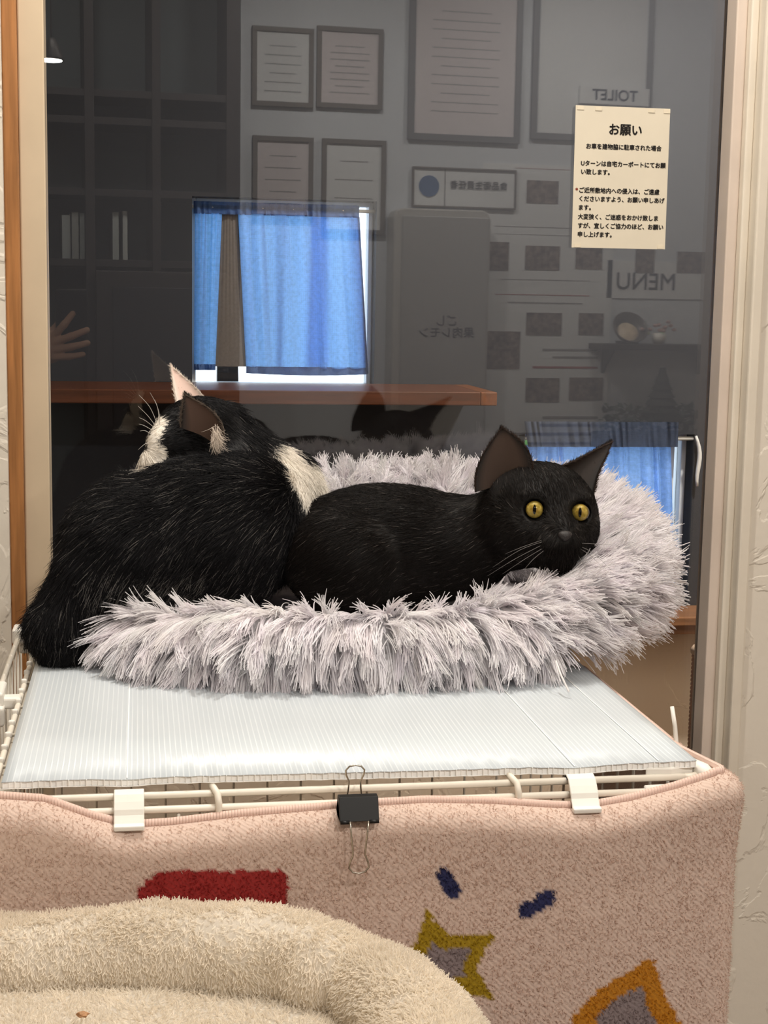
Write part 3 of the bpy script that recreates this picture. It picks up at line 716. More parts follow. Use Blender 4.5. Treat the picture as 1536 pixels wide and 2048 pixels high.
# nap of the fleece
M_nap = fur_mat('fleece_nap', 0.9, 0.1, trans=0.4)
Tn = tris(Fq); Vn = P.reshape(-1, 3); cen = Vn[Tn].mean(1); keep = (cen[:, 2] > 0.55) & (cen[:, 0] > -0.14) & (cen[:, 1] < 1.30)
pos, nor, _ = sample_mesh(Vn, Tn[keep], 46000); out_ = np.where(((pos-np.array([0.18, 1.5, 0.6]))*nor).sum(1) > 0, 1, -1); nor = nor*out_[:, None]
dr = nor*0.45 + rng.normal(size=nor.shape)*0.5 + np.array([0, 0, -0.3])
cc = blanket_color(pos)*rng.uniform(0.95, 1.15, (len(pos), 1))
strands('nap', pos, dr, rng.uniform(0.0015, 0.0030, len(pos)), 0.0003, cc, M_nap, blanket, segs=2, curl=0.5, tip=0.4)

# ------------------------------------------------------------------ black binder clip
M_blk = mat('black_enamel', (20, 19, 19), 0.4, 0.3)
M_chrome = mat('steel_wire', (190, 184, 172), 0.25, 0.5, metal=1.0)
c = PY(718, 1606, 1.132); x0 = c[0]
t = thing('binder_clip', 'black binder clip with steel wire handles gripping the blanket edge', 'clip', (x0, 1.135, 0.767))
w = 0.0158
G().prism([(x0-w, 1.1350, 0.7900), (x0-w, 1.1270, 0.7725), (x0-w, 1.1284, 0.7725), (x0-w, 1.1385, 0.7890), (x0-w, 1.1500, 0.7725), (x0-w, 1.1514, 0.7725), (x0-w, 1.1425, 0.7902)], (2*w, 0, 0)).build('body', M_blk, t, bevel=0.0005)
for sx in (-1, 1):
    G().tube([(x0+sx*(w-0.0004), 1.1268, 0.7722), (x0+sx*0.0080, 1.1268, 0.7722)], 0.0015, 10).build('hinge_barrel', M_blk, t, smooth=True)
def handle(top):
    s = 1 if top else -1
    hh = []
    for k, (dx, dz) in enumerate([(-0.0075, 0.0), (-0.0066, 0.010), (-0.0052, 0.022), (-0.0050, 0.027), (-0.0075, 0.033), (-0.0080, 0.037), (-0.0050, 0.0405), (0, 0.0415), (0.0050, 0.0405), (0.0080, 0.037), (0.0075, 0.033), (0.0050, 0.027), (0.0052, 0.022), (0.0066, 0.010), (0.0075, 0.0)]):
        if top: hh.append((x0-0.001+dx*0.95, 1.1525-dz*0.10, 0.7725+dz*0.95))
        else: hh.append((x0-0.0005+dx*0.98, 1.1268-0.0018-dz*0.04, 0.7735-dz*1.02))
    G().tube(hh, 0.00075, 8).build('wire_handle', M_chrome, t, smooth=True)
handle(False); handle(True)

# ------------------------------------------------------------------ beige pet bed in front
BP = [(-0.50, 0.62), (-0.50, 0.90), (-0.47, 1.01), (-0.40, 1.07), (-0.245, 1.082), (-0.103, 1.072), (0.005, 1.062), (0.077, 1.046), (0.127, 1.026), (0.162, 0.998), (0.182, 0.965), (0.194, 0.92), (0.198, 0.85), (0.198, 0.62)]
def catmull(pts, n, closed=False):
    pts = np.array(pts, float); m = len(pts); out = []
    segs = m if closed else m-1
    for i in range(segs):
        if closed: p = [pts[(i+k) % m] for k in (-1, 0, 1, 2)]
        else: p = [pts[max(i-1, 0)], pts[i], pts[i+1], pts[min(i+2, m-1)]]
        for k in range(n):
            t = k/n; out.append(0.5*((2*p[1]) + (-p[0]+p[2])*t + (2*p[0]-5*p[1]+4*p[2]-p[3])*t*t + (-p[0]+3*p[1]-3*p[2]+p[3])*t**3))
    if not closed: out.append(pts[-1])
    return np.array(out)
def tube_np(path, rx, rz, n, closed=False, squash=1.0):
    m = len(path); V = np.zeros((m, n, 3))
    for i in range(m):
        a = path[(i-1) % m] if closed else path[max(i-1, 0)]; b = path[(i+1) % m] if closed else path[min(i+1, m-1)]
        t = b-a; t[2] = 0; t = t/np.linalg.norm(t); o = np.array([t[1], -t[0], 0])
        for k in range(n):
            an = 2*math.pi*k/n; V[i, k] = path[i]+o*math.cos(an)*rx[i]+np.array([0, 0, 1])*math.sin(an)*rz[i]
    I = np.arange(m*n).reshape(m, n)
    A = I if closed else I[:-1]; B = np.roll(I, -1, 0) if closed else I[1:]
    Fq = np.stack([A, B, np.roll(B, -1, 1), np.roll(A, -1, 1)], -1).reshape(-1, 4)
    return V.reshape(-1, 3), Fq
BZB = 0.602
bedb = thing('beige_pet_bed', 'beige plush pet bed with padded rim in front of the pink blanket', 'pet bed', (-0.1, 0.9, BZB))
path = catmull([(x-0.012*(x > 0.1), y, 0.697) for x, y in BP], 14)
path[:, 2] += 0.004*np.sin(path[:, 0]*14) 
rx = np.full(len(path), 0.036)*(1+0.05*np.sin(np.arange(len(path))*0.21)); rz = np.full(len(path), 0.036)
pinch = np.exp(-((path[:, 0]-0.155)**2+(path[:, 1]-1.005)**2)/0.00025); rx = rx*(1-0.24*pinch); rz = rz*(1-0.22*pinch)
Vb, Fb = tube_np(path, rx, rz, 28)
Vb += (vnoise(Vb, 40, 3)*0.0025+vnoise(Vb, 160, 4)*0.0008)[:, None]*np.array([0.3, 0.6, 1.0])
M_plush = fur_mat('beige_plush', 0.85, 0.15, sheen=0.2, trans=0.5)
BEI = srgb((245, 236, 222))
rim = mesh_np('rim', Vb, Fb, M_plush, bedb, np.tile(BEI*1.0, (len(Vb), 1)))
# cushion
gx, gy = np.meshgrid(np.linspace(-0.49, 0.19, 60), np.linspace(0.60, 1.06, 44), indexing='ij')
gz = 0.686 + 0.012*np.sin(math.pi*(gx+0.45)/0.665)*np.sin(math.pi*np.clip((gy-0.6)/0.5, 0, 1)) + vnoise(np.stack([gx, gy, gx*0], -1), 25, 5)*0.0025
Pc = np.stack([gx, gy, gz], -1); I = np.arange(gx.size).reshape(gx.shape)
Fc = np.stack([I[:-1, :-1], I[1:, :-1], I[1:, 1:], I[:-1, 1:]], -1).reshape(-1, 4)
cu_ = mesh_np('cushion', Pc.reshape(-1, 3), Fc, M_plush, bedb, np.tile(BEI*1.0, (gx.size, 1)))
md = cu_.modifiers.new('thickness', 'SOLIDIFY'); md.thickness = 0.08; md.offset = -1
def plush(V, Fq, n, parent, nm, L0, L1, lim):
    T = tris(Fq); c = V[T].mean(1); pos, nor, _ = sample_mesh(V, T[lim(c)], n)
    return pos, nor
lim = lambda c: (c[:, 0] > -0.16) & (c[:, 1] > 0.78)
pos, nor = plush(Vb, Fb, 62000, rim, 'plush_pile', 0, 0, lim)
i_ = np.argmin(((pos[:, None, :2]-path[None, ::3, :2])**2).sum(-1), 1); ctr = path[::3][i_]
nor = np.where(((pos-ctr)*nor).sum(1)[:, None] > 0, nor, -nor)
fl = np.stack([vnoise(pos, 55, 7), vnoise(pos, 55, 8), vnoise(pos, 55, 9)], -1)
lay = np.where(nor[:, 1:2] < -0.15, np.array([[0, -0.15, -0.55]]), np.array([[0.05, -0.30, 0.0]]))
dr = nor*0.50 + fl*0.30 + lay + rng.normal(size=pos.shape)*0.22
cc = BEI*rng.uniform(0.88, 1.08, (len(pos), 1))*(1+0.03*vnoise(pos, 30, 12))[:, None]
strands('plush_pile', pos, dr, rng.uniform(0.0035, 0.0065, len(pos)), 0.0005, cc, M_plush, rim, segs=3, curl=0.35, tip=0.35)
pos, nor = plush(Pc.reshape(-1, 3), Fc, 26000, cu_, 'plush_pile', 0, 0, lambda c: (c[:, 0] > -0.16) & (c[:, 1] > 0.80))
nor = np.where(nor[:, 2:3] > 0, nor, -nor)
fl = np.stack([vnoise(pos, 60, 17), vnoise(pos, 60, 18), 0*pos[:, 0]], -1)
strands('plush_pile', pos, nor*0.4+fl*0.5+rng.normal(size=pos.shape)*0.3, rng.uniform(0.0035, 0.006, len(pos)), 0.00048, BEI*rng.uniform(0.86, 1.06, (len(pos), 1)), M_plush, cu_, segs=3, curl=0.35, tip=0.35)
# low stand below the bed
t = thing('bed_stand', 'low wooden stand under the beige pet bed', 'stand', (-0.1, 0.85, 0))
G().box(-0.50, 0.27, 0.58, 1.11, BZB-0.03, BZB).build('top', M_woodx, t, bevel=0.003)
for sx in (-0.47, 0.24):
    for sy in (0.61, 1.08): G().box(sx-0.02, sx+0.02, sy-0.02, sy+0.02, 0, BZB-0.03).build('leg', M_woodx, t, bevel=0.003)
# crumbs
M_crumb = mat('brown_crumb', (170, 128, 92), 0.7, 0.3, var=0.25, vscale=300)
for (px_, py_, lab, ry) in ((165, 2029, 'small brown crumb on the beige cushion at lower left', 0.0024), (711, 1990, 'brown crumb in the corner seam of the beige bed', 0.0040)):
    p = PZ(px_, py_, 0.707); g = G(); q_ = []
    for k in range(40):
        d = rng.normal(size=3); d /= np.linalg.norm(d); q_.append(d)
    bm = bmesh.new(); bmesh.ops.create_icosphere(bm, subdivisions=2, radius=1.0)
    vs = [np.array(v.co)*np.array([1.7, 1.0, 0.8])*ry*(1+0.35*math.sin(7*v.co.x+3*v.co.y)) + p for v in bm.verts]; fs = [[v.index for v in f.verts] for f in bm.faces]; bm.free()
    g.add(vs, fs); tag(g.build('crumb', M_crumb, loc=p), lab, 'crumb')

# ------------------------------------------------------------------ shaggy grey round bed
RING = [(0.010, 1.520, 0.826, 0.024), (0.085, 1.478, 0.834, 0.033), (0.19, 1.462, 0.832, 0.030), (0.30, 1.466, 0.833, 0.030), (0.405, 1.490, 0.846, 0.032),
        (0.486, 1.555, 0.866, 0.046), (0.515, 1.650, 0.886, 0.056), (0.490, 1.755, 0.894, 0.062), (0.40, 1.812, 0.902, 0.058), (0.27, 1.826, 0.900, 0.056),
        (0.14, 1.81, 0.890, 0.056), (0.03, 1.755, 0.868, 0.050), (-0.010, 1.66, 0.846, 0.040), (-0.010, 1.58, 0.828, 0.028)]
Rg = catmull(RING, 10, True); rp = Rg[:, :3]; rr_ = Rg[:, 3]
Vg, Fg = tube_np(rp, rr_*0.95, rr_*1.08, 26, True)
Vg[:, 2] = np.maximum(Vg[:, 2], 0.8015+0.026*np.clip((Vg[:, 0]-0.30)/0.14, 0, 1))
GR = srgb((246, 242, 244))
M_shag = fur_mat('grey_shag', 0.75, 0.2, sheen=0.1, trans=0.45)
bed = thing('round_shaggy_bed', 'round light grey shaggy pet bed holding both cats', 'pet bed', (0.26, 1.64, 0.80))
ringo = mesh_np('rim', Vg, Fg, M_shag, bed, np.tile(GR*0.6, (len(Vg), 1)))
cx_, cy_ = 0.25, 1.645
ang = np.linspace(0, 2*math.pi, 49)[:-1]; Pd = np.zeros((48, 8, 3))
for k, a in enumerate(ang):
    j = np.argmin((np.arctan2(rp[:, 1]-cy_, rp[:, 0]-cx_)-a+math.pi) % (2*math.pi)-math.pi if False else np.abs((np.arctan2(rp[:, 1]-cy_, rp[:, 0]-cx_)-a+math.pi) % (2*math.pi)-math.pi))
    for i in range(8): f = i/7; Pd[k, i] = (cx_+(rp[j, 0]-cx_)*f, cy_+(rp[j, 1]-cy_)*f, 0.822+0.008*f)
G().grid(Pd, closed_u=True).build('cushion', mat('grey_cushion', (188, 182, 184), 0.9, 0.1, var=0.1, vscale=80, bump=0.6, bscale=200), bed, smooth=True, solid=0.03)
# shag: locks of strands that run together at the tip
T = tris(Fg); NC, PER = 6200, 14
pos, nor, _ = sample_mesh(Vg, T, NC)
i_ = np.argmin(((pos[:, None, :]-rp[None, ::2])**2).sum(-1), 1); ctr = rp[::2][i_]
rad = pos-ctr; nor = np.where((rad*nor).sum(1)[:, None] > 0, nor, -nor)
outw = ctr-np.array([cx_, cy_, 0.85]); outw[:, 2] = 0; outw /= np.linalg.norm(outw, axis=1, keepdims=True)
side = (nor*outw).sum(1)
right = np.clip((pos[:, 0]-0.34)/0.12, 0, 1); back = np.clip((pos[:, 1]-1.70)/0.06, 0, 1)
clump = np.stack([vnoise(pos, 70, 31), vnoise(pos, 70, 32), vnoise(pos, 70, 33)], -1)
dr = nor*0.45 + outw*(0.30+0.55*right)[:, None] + clump*0.30 + rng.normal(size=pos.shape)*0.16
dr += outw*np.where(nor[:, 2] > 0.3, 0.9, 0)[:, None]*(1-back)[:, None]
dr[:, 2] += np.where(side > 0.1, -0.95*(1-0.70*right), -0.05)*(1-back) + 0.30*back
dr /= np.linalg.norm(dr, axis=1, keepdims=True)
ln = rng.uniform(0.034, 0.052, NC)*(1-0.30*back); ln = np.where((side < 0.1) & (pos[:, 1] < 1.60), ln*0.78, ln)
ok = ~((pos[:, 2] < 0.812) & (side < 0.3)) & ~((nor[:, 2] < -0.55) & (right > 0.3)); right = right[ok]; pos, nor, dr, ln, clump, back = pos[ok], nor[ok], dr[ok], ln[ok], clump[ok], back[ok]
NC = len(pos)
rj = rng.normal(size=(NC, PER, 3))*0.0040; rj -= (rj*nor[:, None]).sum(-1, keepdims=True)*nor[:, None]
roots = pos[:, None]+rj
tips = (pos+dr*ln[:, None])[:, None] + rng.normal(size=(NC, PER, 3))*0.0019
dv = tips-roots; L_ = np.linalg.norm(dv, axis=-1)*rng.uniform(0.88, 1.10, (NC, PER))
start = dv/np.linalg.norm(dv, axis=-1, keepdims=True) + nor[:, None]*0.45
shade = rng.uniform(0.90, 1.08, (NC, 1, 1))*rng.uniform(0.92, 1.06, (NC, PER, 1))
cc = np.clip(GR*shade*(1+0.008*rng.normal(size=(NC, 1, 3))), 0, 1)
strands('shag', roots.reshape(-1, 3), start.reshape(-1, 3), L_.reshape(-1), rng.uniform(0.00055, 0.00100, NC*PER), cc.reshape(-1, 3), M_shag, ringo, segs=5, droop=np.repeat(0.80-0.75*right, PER), curl=0.10, tip=0.30, wave=0.08, bend=np.repeat(rng.normal(size=(NC, 3))*0.32, PER, 0))
for k, (a_, b_, c_) in enumerate([((1112, 1322), (1122, 1350), (1138, 1384))]):   # a loose pulled thread
    G().tube(catmull([PY(*a_, 1.40), PY(*b_, 1.385), PY(*c_, 1.375)], 6), 0.0011, 6).build('loose_thread', mat('thread', (226, 220, 218), 0.8), bed, smooth=True)

# ------------------------------------------------------------------ the cats
def A(px, py, Y): return PY(px, py, Y)
FR = np.array([RIGHT, UP, FWD])
def ell(px, py, Y, rx, ry, rd, th=0.0, k=0.02, **kw):
    """ellipsoid with half axes in picture pixels (across, up) and metres in depth, turned by th degrees"""
    a = math.radians(th); R1 = RIGHT*math.cos(a)+UP*math.sin(a); R2 = -RIGHT*math.sin(a)+UP*math.cos(a)
    s = MPP(Y); return dict(ell=(A(px, py, Y), [R1, R2, FWD], (rx*s, ry*s, rd)), k=k, **kw)
def cone(p1, r1, p2, r2, k=0.02, **kw):
    return dict(cone=(A(*p1), A(*p2), r1*MPP(p1[2]), r2*MPP(p2[2])), k=k, **kw)
def V2(dx, dy, dd=0.0): return RIGHT*dx - UP*dy + FWD*dd      # direction given as on the picture (y down)
def flow_at(P, N_, prims):
    W = 0; F_ = 0
    for p in prims:
        d = sdf_cone(P, *p['cone']) if 'cone' in p else sdf_ell(P, *p['ell'])
        w = np.exp(-np.clip(d, -0.02, 1)/0.010)[:, None]; F_ = F_+w*p['flow'][None]; W = W+w
    F_ = F_/W; F_ = F_ - (F_*N_).sum(1, keepdims=True)*N_
    return F_/(np.linalg.norm(F_, axis=1, keepdims=True)+1e-6)
def grad(P, prims, e=0.0012):
    g_ = np.stack([eval_sdf(P+np.eye(3)[i]*e, prims)-eval_sdf(P-np.eye(3)[i]*e, prims) for i in range(3)], -1)
    return g_/(np.linalg.norm(g_, axis=1, keepdims=True)+1e-9)
def surf_hit(px, py, prims, y0=1.30, y1=1.85):
    """where the line of sight through a picture point first meets the body"""
    ys = np.linspace(y0, y1, 1200); P = np.array([PY(px, py, y) for y in ys]); d = eval_sdf(P, prims)
    i = np.argmax(d < 0); return P[i] if d[i] < 0 else None
def make_ear(name, parent, bl, br, tip, facing, cup, thick, cin, cout, bulge=(0.10, 0.10), n=16, ex=1.2, rvec=None):
    """cupped ear: base corners, tip, the way its opening faces"""
    bl, br, tip, facing = [np.array(v, float) for v in (bl, br, tip, facing)]
    mid = (bl+br)/2; up = tip-mid; ac = br-bl; facing = facing/np.linalg.norm(facing)
    Pf = np.zeros((n, n, 3)); Pb = np.zeros((n, n, 3))
    for i in range(n):
        t_ = i/(n-1)
        w = (1-t_)**0.80
        m_ = mid*(1-t_)+tip*t_; hw_ = ac*0.5*(1-t_**ex)
        l = m_-hw_*(1+2*bulge[0]*math.sin(math.pi*t_)); r = m_+hw_*(1+2*bulge[1]*math.sin(math.pi*t_))
        if rvec is not None: r = r+np.array(rvec)*math.sin(math.pi*t_**0.8)
        for j in range(n):
            u = j/(n-1); p = l*(1-u)+r*u
            dep = cup*math.sin(math.pi*u)*w*(0.35+0.65*(1-t_))
            Pf[i, j] = p - facing*dep + facing*0.0; Pb[i, j] = p - facing*(dep+thick*(0.25+0.75*math.sin(math.pi*u))*(1-0.6*t_))
    V = np.concatenate([Pf.reshape(-1, 3), Pb.reshape(-1, 3)]); I = np.arange(n*n).reshape(n, n); J = I+n*n
    Fq = [np.stack([I[:-1, :-1], I[:-1, 1:], I[1:, 1:], I[1:, :-1]], -1).reshape(-1, 4), np.stack([J[:-1, :-1], J[1:, :-1], J[1:, 1:], J[:-1, 1:]], -1).reshape(-1, 4)]
    Fq.append(np.stack([I[:-1, 0], I[1:, 0], J[1:, 0], J[:-1, 0]], -1)); Fq.append(np.stack([I[:-1, -1], J[:-1, -1], J[1:, -1], I[1:, -1]], -1))
    uu = np.tile(np.abs(np.linspace(-1, 1, n)), n); tt = np.repeat(np.linspace(0, 1, n), n)
    edge = np.clip((uu-0.62)/0.3, 0, 1)*1.0; edge = np.maximum(edge, np.clip((tt-0.85)/0.15, 0, 1))
    col = np.concatenate([np.array(cin)[None]*(1-edge[:, None])+np.array(cout)[None]*edge[:, None], np.tile(np.array(cout), (n*n, 1))])
    o = mesh_np(name, V, np.concatenate(Fq), M_catskin, parent, col)
    return o, Pf, Pb
M_catskin = fur_mat('cat_skin', 0.65, 0.25)
M_catfur = fur_mat('cat_fur', 0.5, 0.12)
M_whisk = mat('whisker_white', (216, 212, 204), 0.4, 0.4)
M_whiskd = mat('whisker_grey', (110, 106, 104), 0.4, 0.4)
M_nose = mat('dark_nose', (40, 36, 36), 0.5, 0.4, bump=0.3, bscale=900)
def whisker(parent, pts, r, m):
    G().tube(catmull(pts, 5), list(np.linspace(r, r*0.25, (len(pts)-1)*5+1)), 5).build('whisker', m, parent, smooth=True)
def eye_mat():
    m, nt, N, Lk, b = new_mat('amber_eye'); b.inputs['Roughness'].default_value = 0.02; b.inputs['Specular IOR Level'].default_value = 0.35
    b.inputs['Coat Weight'].default_value = 0.0; b.inputs['Coat Roughness'].default_value = 0.03
    tc = N.new('ShaderNodeTexCoord'); sp = N.new('ShaderNodeSeparateXYZ'); Lk.new(tc.outputs['Object'], sp.inputs[0])
    def M(op, a, c=None, v=None):
        n = N.new('ShaderNodeMath'); n.operation = op
        if hasattr(a, 'links'): Lk.new(a, n.inputs[0])
        else: n.inputs[0].default_value = a
        if c is not None: Lk.new(c, n.inputs[1])
        elif v is not None: n.inputs[1].default_value = v
        return n.outputs[0]
    x2 = M('POWER', M('ABSOLUTE', sp.outputs['X']), v=2.0); y2 = M('POWER', M('ABSOLUTE', sp.outputs['Y']), v=2.0)
    r = M('SQRT', M('ADD', x2, y2))
    pu = M('ADD', M('MULTIPLY', x2, v=1/0.17**2), M('MULTIPLY', y2, v=1/0.50**2))
    ramp = N.new('ShaderNodeValToRGB'); Lk.new(r, ramp.inputs[0]); e = ramp.color_ramp.elements
    e[0].position = 0.15; e[0].color = lin((122, 94, 34)); e[1].position = 0.98; e[1].color = lin((8, 7, 6))
    for (ps, cl) in ((0.45, (158, 132, 54)), (0.70, (172, 150, 74)), (0.86, (130, 106, 44)), (0.93, (14, 11, 8))):
        q_ = e.new(ps); q_.color = lin(cl)
    nz = N.new('ShaderNodeTexNoise'); nz.inputs['Scale'].default_value = 3.0; nz.inputs['Detail'].default_value = 6; Lk.new(tc.outputs['Object'], nz.inputs['Vector'])
    nr = N.new('ShaderNodeMapRange'); nr.inputs['From Min'].default_value = 0.35; nr.inputs['From Max'].default_value = 0.65; nr.inputs['To Min'].default_value = 0.65; nr.inputs['To Max'].default_value = 1.15; Lk.new(nz.outputs['Fac'], nr.inputs['Value'])
    mm = N.new('ShaderNodeMix'); mm.data_type = 'RGBA'; mm.blend_type = 'MULTIPLY'; mm.inputs['Factor'].default_value = 1; Lk.new(ramp.outputs['Color'], mm.inputs['A']); Lk.new(nr.outputs[0], mm.inputs['B'])
    st = M('LESS_THAN', pu, v=1.0)
    mx = N.new('ShaderNodeMix'); mx.data_type = 'RGBA'; Lk.new(st, mx.inputs['Factor']); Lk.new(mm.outputs['Result'], mx.inputs['A']); mx.inputs['B'].default_value = lin((6, 5, 5))
    Lk.new(mx.outputs['Result'], b.inputs['Base Color'])
    return m
M_eye = eye_mat()
def make_eye(parent, c, r, gaze, roll=0.0):
    bm = bmesh.new(); bmesh.ops.create_uvsphere(bm, u_segments=32, v_segments=20, radius=1.0)
    me = bpy.data.meshes.new('eye'); bm.to_mesh(me); bm.free(); me.polygons.foreach_set('use_smooth', [True]*len(me.polygons)); me.materials.append(M_eye)
    o = bpy.data.objects.new('eye', me); COL.objects.link(o); o.parent = parent
    z = Vector(gaze).normalized(); x = Vector((0, 0, 1)).cross(z).normalized(); y = z.cross(x)
    q_ = np.array(c)-wloc(parent)
    o.matrix_local = Matrix(((x[0]*r, y[0]*r, z[0]*r, q_[0]), (x[1]*r, y[1]*r, z[1]*r, q_[1]), (x[2]*r, y[2]*r, z[2]*r, q_[2]), (0, 0, 0, 1)))
    o['label'] = 'round amber eye with a narrow black pupil'
    return o

BLK = srgb((22, 18, 16)); BLK2 = srgb((20, 19, 21)); WHT = srgb((236, 228, 216))
# ---- black and white cat, curled with its back to us
D1, D2, D3 = V2(-0.75, 0.65), V2(0.1, 1.0), V2(0.8, 0.6)
tux = [ell(372, 1080, 1.640, 218, 150, 0.085, 0, flow=V2(-0.8, 0.55)),
       ell(250, 1105, 1.610, 118, 120, 0.075, 0, k=0.03, flow=V2(-0.7, 0.75)),
       ell(515, 1020, 1.660, 100, 105, 0.065, 0, k=0.03, flow=V2(-0.75, 0.3)),
       ell(440, 985, 1.635, 120, 62, 0.060, 0, k=0.03, flow=V2(-0.9, 0.3)),
       cone((185, 1165, 1.575), 76, (122, 1258, 1.560), 60, k=0.02, flow=V2(-0.4, 1.0)),
       cone((122, 1258, 1.560), 60, (128, 1285, 1.558), 48, k=0.01, flow=V2(-0.1, 1.0)),
       cone((560, 985, 1.690), 78, (436, 872, 1.705), 64, k=0.02, flow=V2(0.75, 0.6)),
       cone((585, 945, 1.695), 40, (618, 1020, 1.690), 40, k=0.015, flow=V2(0.6, 0.8), white=True),
       ell(392, 862, 1.690, 74, 66, 0.040, 20, k=0.018, flow=V2(0.9, 0.3)),
       cone((365, 872, 1.672), 50, (322, 890, 1.650), 27, k=0.015, flow=V2(0.7, -0.5)),
       cone((318, 905, 1.648), 20, (300, 918, 1.645), 17, k=0.012, flow=V2(0.2, 1.0)),
       cone((340, 850, 1.665), 24, (318, 872, 1.650), 17, k=0.012, flow=V2(0.5, -0.8))]
def tux_color(P):
    v = P-CAM; z = v@FWD; px = CX+FPX*(v@RIGHT)/z; py = CY-FPX*(v@UP)/z; q_ = np.stack([px, py], -1)
    j = q_ + rng.normal(size=q_.shape)*2.0
    wh = np.zeros(len(P), bool)
    # white muzzle and blaze, white chin, white shoulder: true coat markings
    wh |= (segd(j, np.array([322., 846.]), np.array([303., 885.])) < 11) & (P[:, 1] < 1.70)
    wh |= (segd(j, np.array([312., 908.]), np.array([288., 924.])) < 19) & (P[:, 1] < 1.70)
    wh |= (segd(j, np.array([556., 897.]), np.array([604., 942.])) < 16) & (P[:, 1] > 1.62)
    wh |= (segd(j, np.array([612., 950.]), np.array([650., 1020.])) < 32) & (P[:, 1] > 1.60)
    return wh
catA = thing('tuxedo_cat', 'black and white cat curled in the bed with its back turned, ears up', 'cat', (0.06, 1.63, 0.80))
V, Fq = surface_nets(tux, 0.0030)
V[:, 2] = np.maximum(V[:, 2], 0.806)
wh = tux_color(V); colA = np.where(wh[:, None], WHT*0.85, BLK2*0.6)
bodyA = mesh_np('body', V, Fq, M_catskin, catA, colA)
n = 95000; pos, nor, _ = sample_mesh(V, tris(Fq), n); nor = grad(pos, tux)
# ears first so the fur can avoid nothing else
EL, PfA, PbA = make_ear('ear', catA, A(354, 812, 1.700), A(412, 800, 1.715), A(342, 732, 1.712), V2(-0.35, 0.15, -1.0), 0.006, 0.003, srgb((236, 206, 192)), srgb((240, 226, 214)), (0.0, 0.08), ex=1.15)
EL['label'] = 'pale pink white ear pointing up'
EN, PfB, PbB = make_ear('ear', catA, A(362, 856, 1.626), A(440, 902, 1.620), A(370, 790, 1.622), V2(-0.3, 0.25, -1.0), 0.012, 0.004, srgb((90, 70, 60)), srgb((44, 40, 38)), (0.0, 0.0), ex=1.2, rvec=V2(27, -16)*MPP(1.62))
EN['label'] = 'dark brown inner ear turned to the side'
fl = flow_at(pos, nor, tux)
wh = tux_color(pos)
cl = np.stack([vnoise(pos, 60, 51), vnoise(pos, 60, 52), vnoise(pos, 60, 53)], -1)
head = np.linalg.norm(pos-A(370, 870, 1.68), axis=1) < 0.062
ln = rng.uniform(0.014, 0.026, n); ln[head] *= 0.28; ln[wh] *= 0.8
lift = np.where(head, 0.18, 0.28)[:, None]
dr = fl + nor*lift + cl*0.14 + rng.normal(size=pos.shape)*0.10
dens = rng.random(n)
cc = BLK2*rng.uniform(0.5, 1.3, (n, 1)); grey = (dens < 0.055) & ~head; cc[grey] = srgb((120, 116, 112))*rng.uniform(0.7, 1.3, (grey.sum(), 1))
under = (pos[:, 0] < A(420, 1100, 1.6)[0]) & (pos[:, 2] < A(380, 1120, 1.6)[2]) & (dens < 0.22) & (pos[:, 0] > A(180, 1100, 1.6)[0]); cc[under] = srgb((116, 112, 108))*rng.uniform(0.6, 1.2, (under.sum(), 1))
cc[wh] = WHT*rng.uniform(0.9, 1.05, (wh.sum(), 1))
rad_ = np.where(grey, 0.00017, 0.00026)
strands('fur', pos, dr, ln, rad_, np.clip(cc, 0, 1), M_catfur, bodyA, segs=4, droop=0.15, curl=0.16, tip=0.2, bend=-nor*0.25)
# ear rims and tufts
er = np.concatenate([PfA[:, 0], PfA[:, -1]]); 
def ear_fur(Pf, Pb, body, col, n, L, facing, inn=None):
    k = Pf.shape[0]
    i = rng.integers(0, k-1, n); j = rng.integers(0, k-1, n); u = rng.random((n, 1)); v_ = rng.random((n, 1))
    q_ = Pb[i, j]*(1-u)*(1-v_)+Pb[i+1, j]*u*(1-v_)+Pb[i, j+1]*(1-u)*v_+Pb[i+1, j+1]*u*v_
    upv = Pf[-1, k//2]-Pf[0, k//2]; upv = upv/np.linalg.norm(upv)
    f = np.array(facing)/np.linalg.norm(facing)
    strands('fur', q_, upv[None]*1.0 - f[None]*0.25 + rng.normal(size=(n, 3))*0.2, rng.uniform(0.5, 1.0, n)*L, 0.0002, np.array(col)*rng.uniform(0.7, 1.3, (n, 1)), M_catfur, body, segs=3, curl=0.2, tip=0.2)
    m_ = n//3; side = rng.integers(0, 2, m_)*(k-1); i = rng.integers(0, k-1, m_); u = rng.random((m_, 1)); e_ = Pf[i, side]*(1-u)+Pf[i+1, side]*u
    inw = (Pf[i, k//2]-Pf[i, side]); inw = inw/(np.linalg.norm(inw, axis=1, keepdims=True)+1e-9)
    strands('rim_fur', e_, upv[None]*0.8+inw*0.35+f[None]*0.2+rng.normal(size=(m_, 3))*0.25, rng.uniform(0.5, 1.0, m_)*L, 0.0002, np.array(inn if inn is not None else col)*rng.uniform(0.7, 1.3, (m_, 1)), M_catfur, body, segs=3, curl=0.25, tip=0.2)
ear_fur(PfA, PbA, EL, srgb((232, 220, 208)), 900, 0.005, V2(-0.35, 0.15, -1.0))
ear_fur(PfB, PbB, EN, BLK2, 1600, 0.006, V2(-0.3, 0.15, -1.0), srgb((110, 98, 88)))
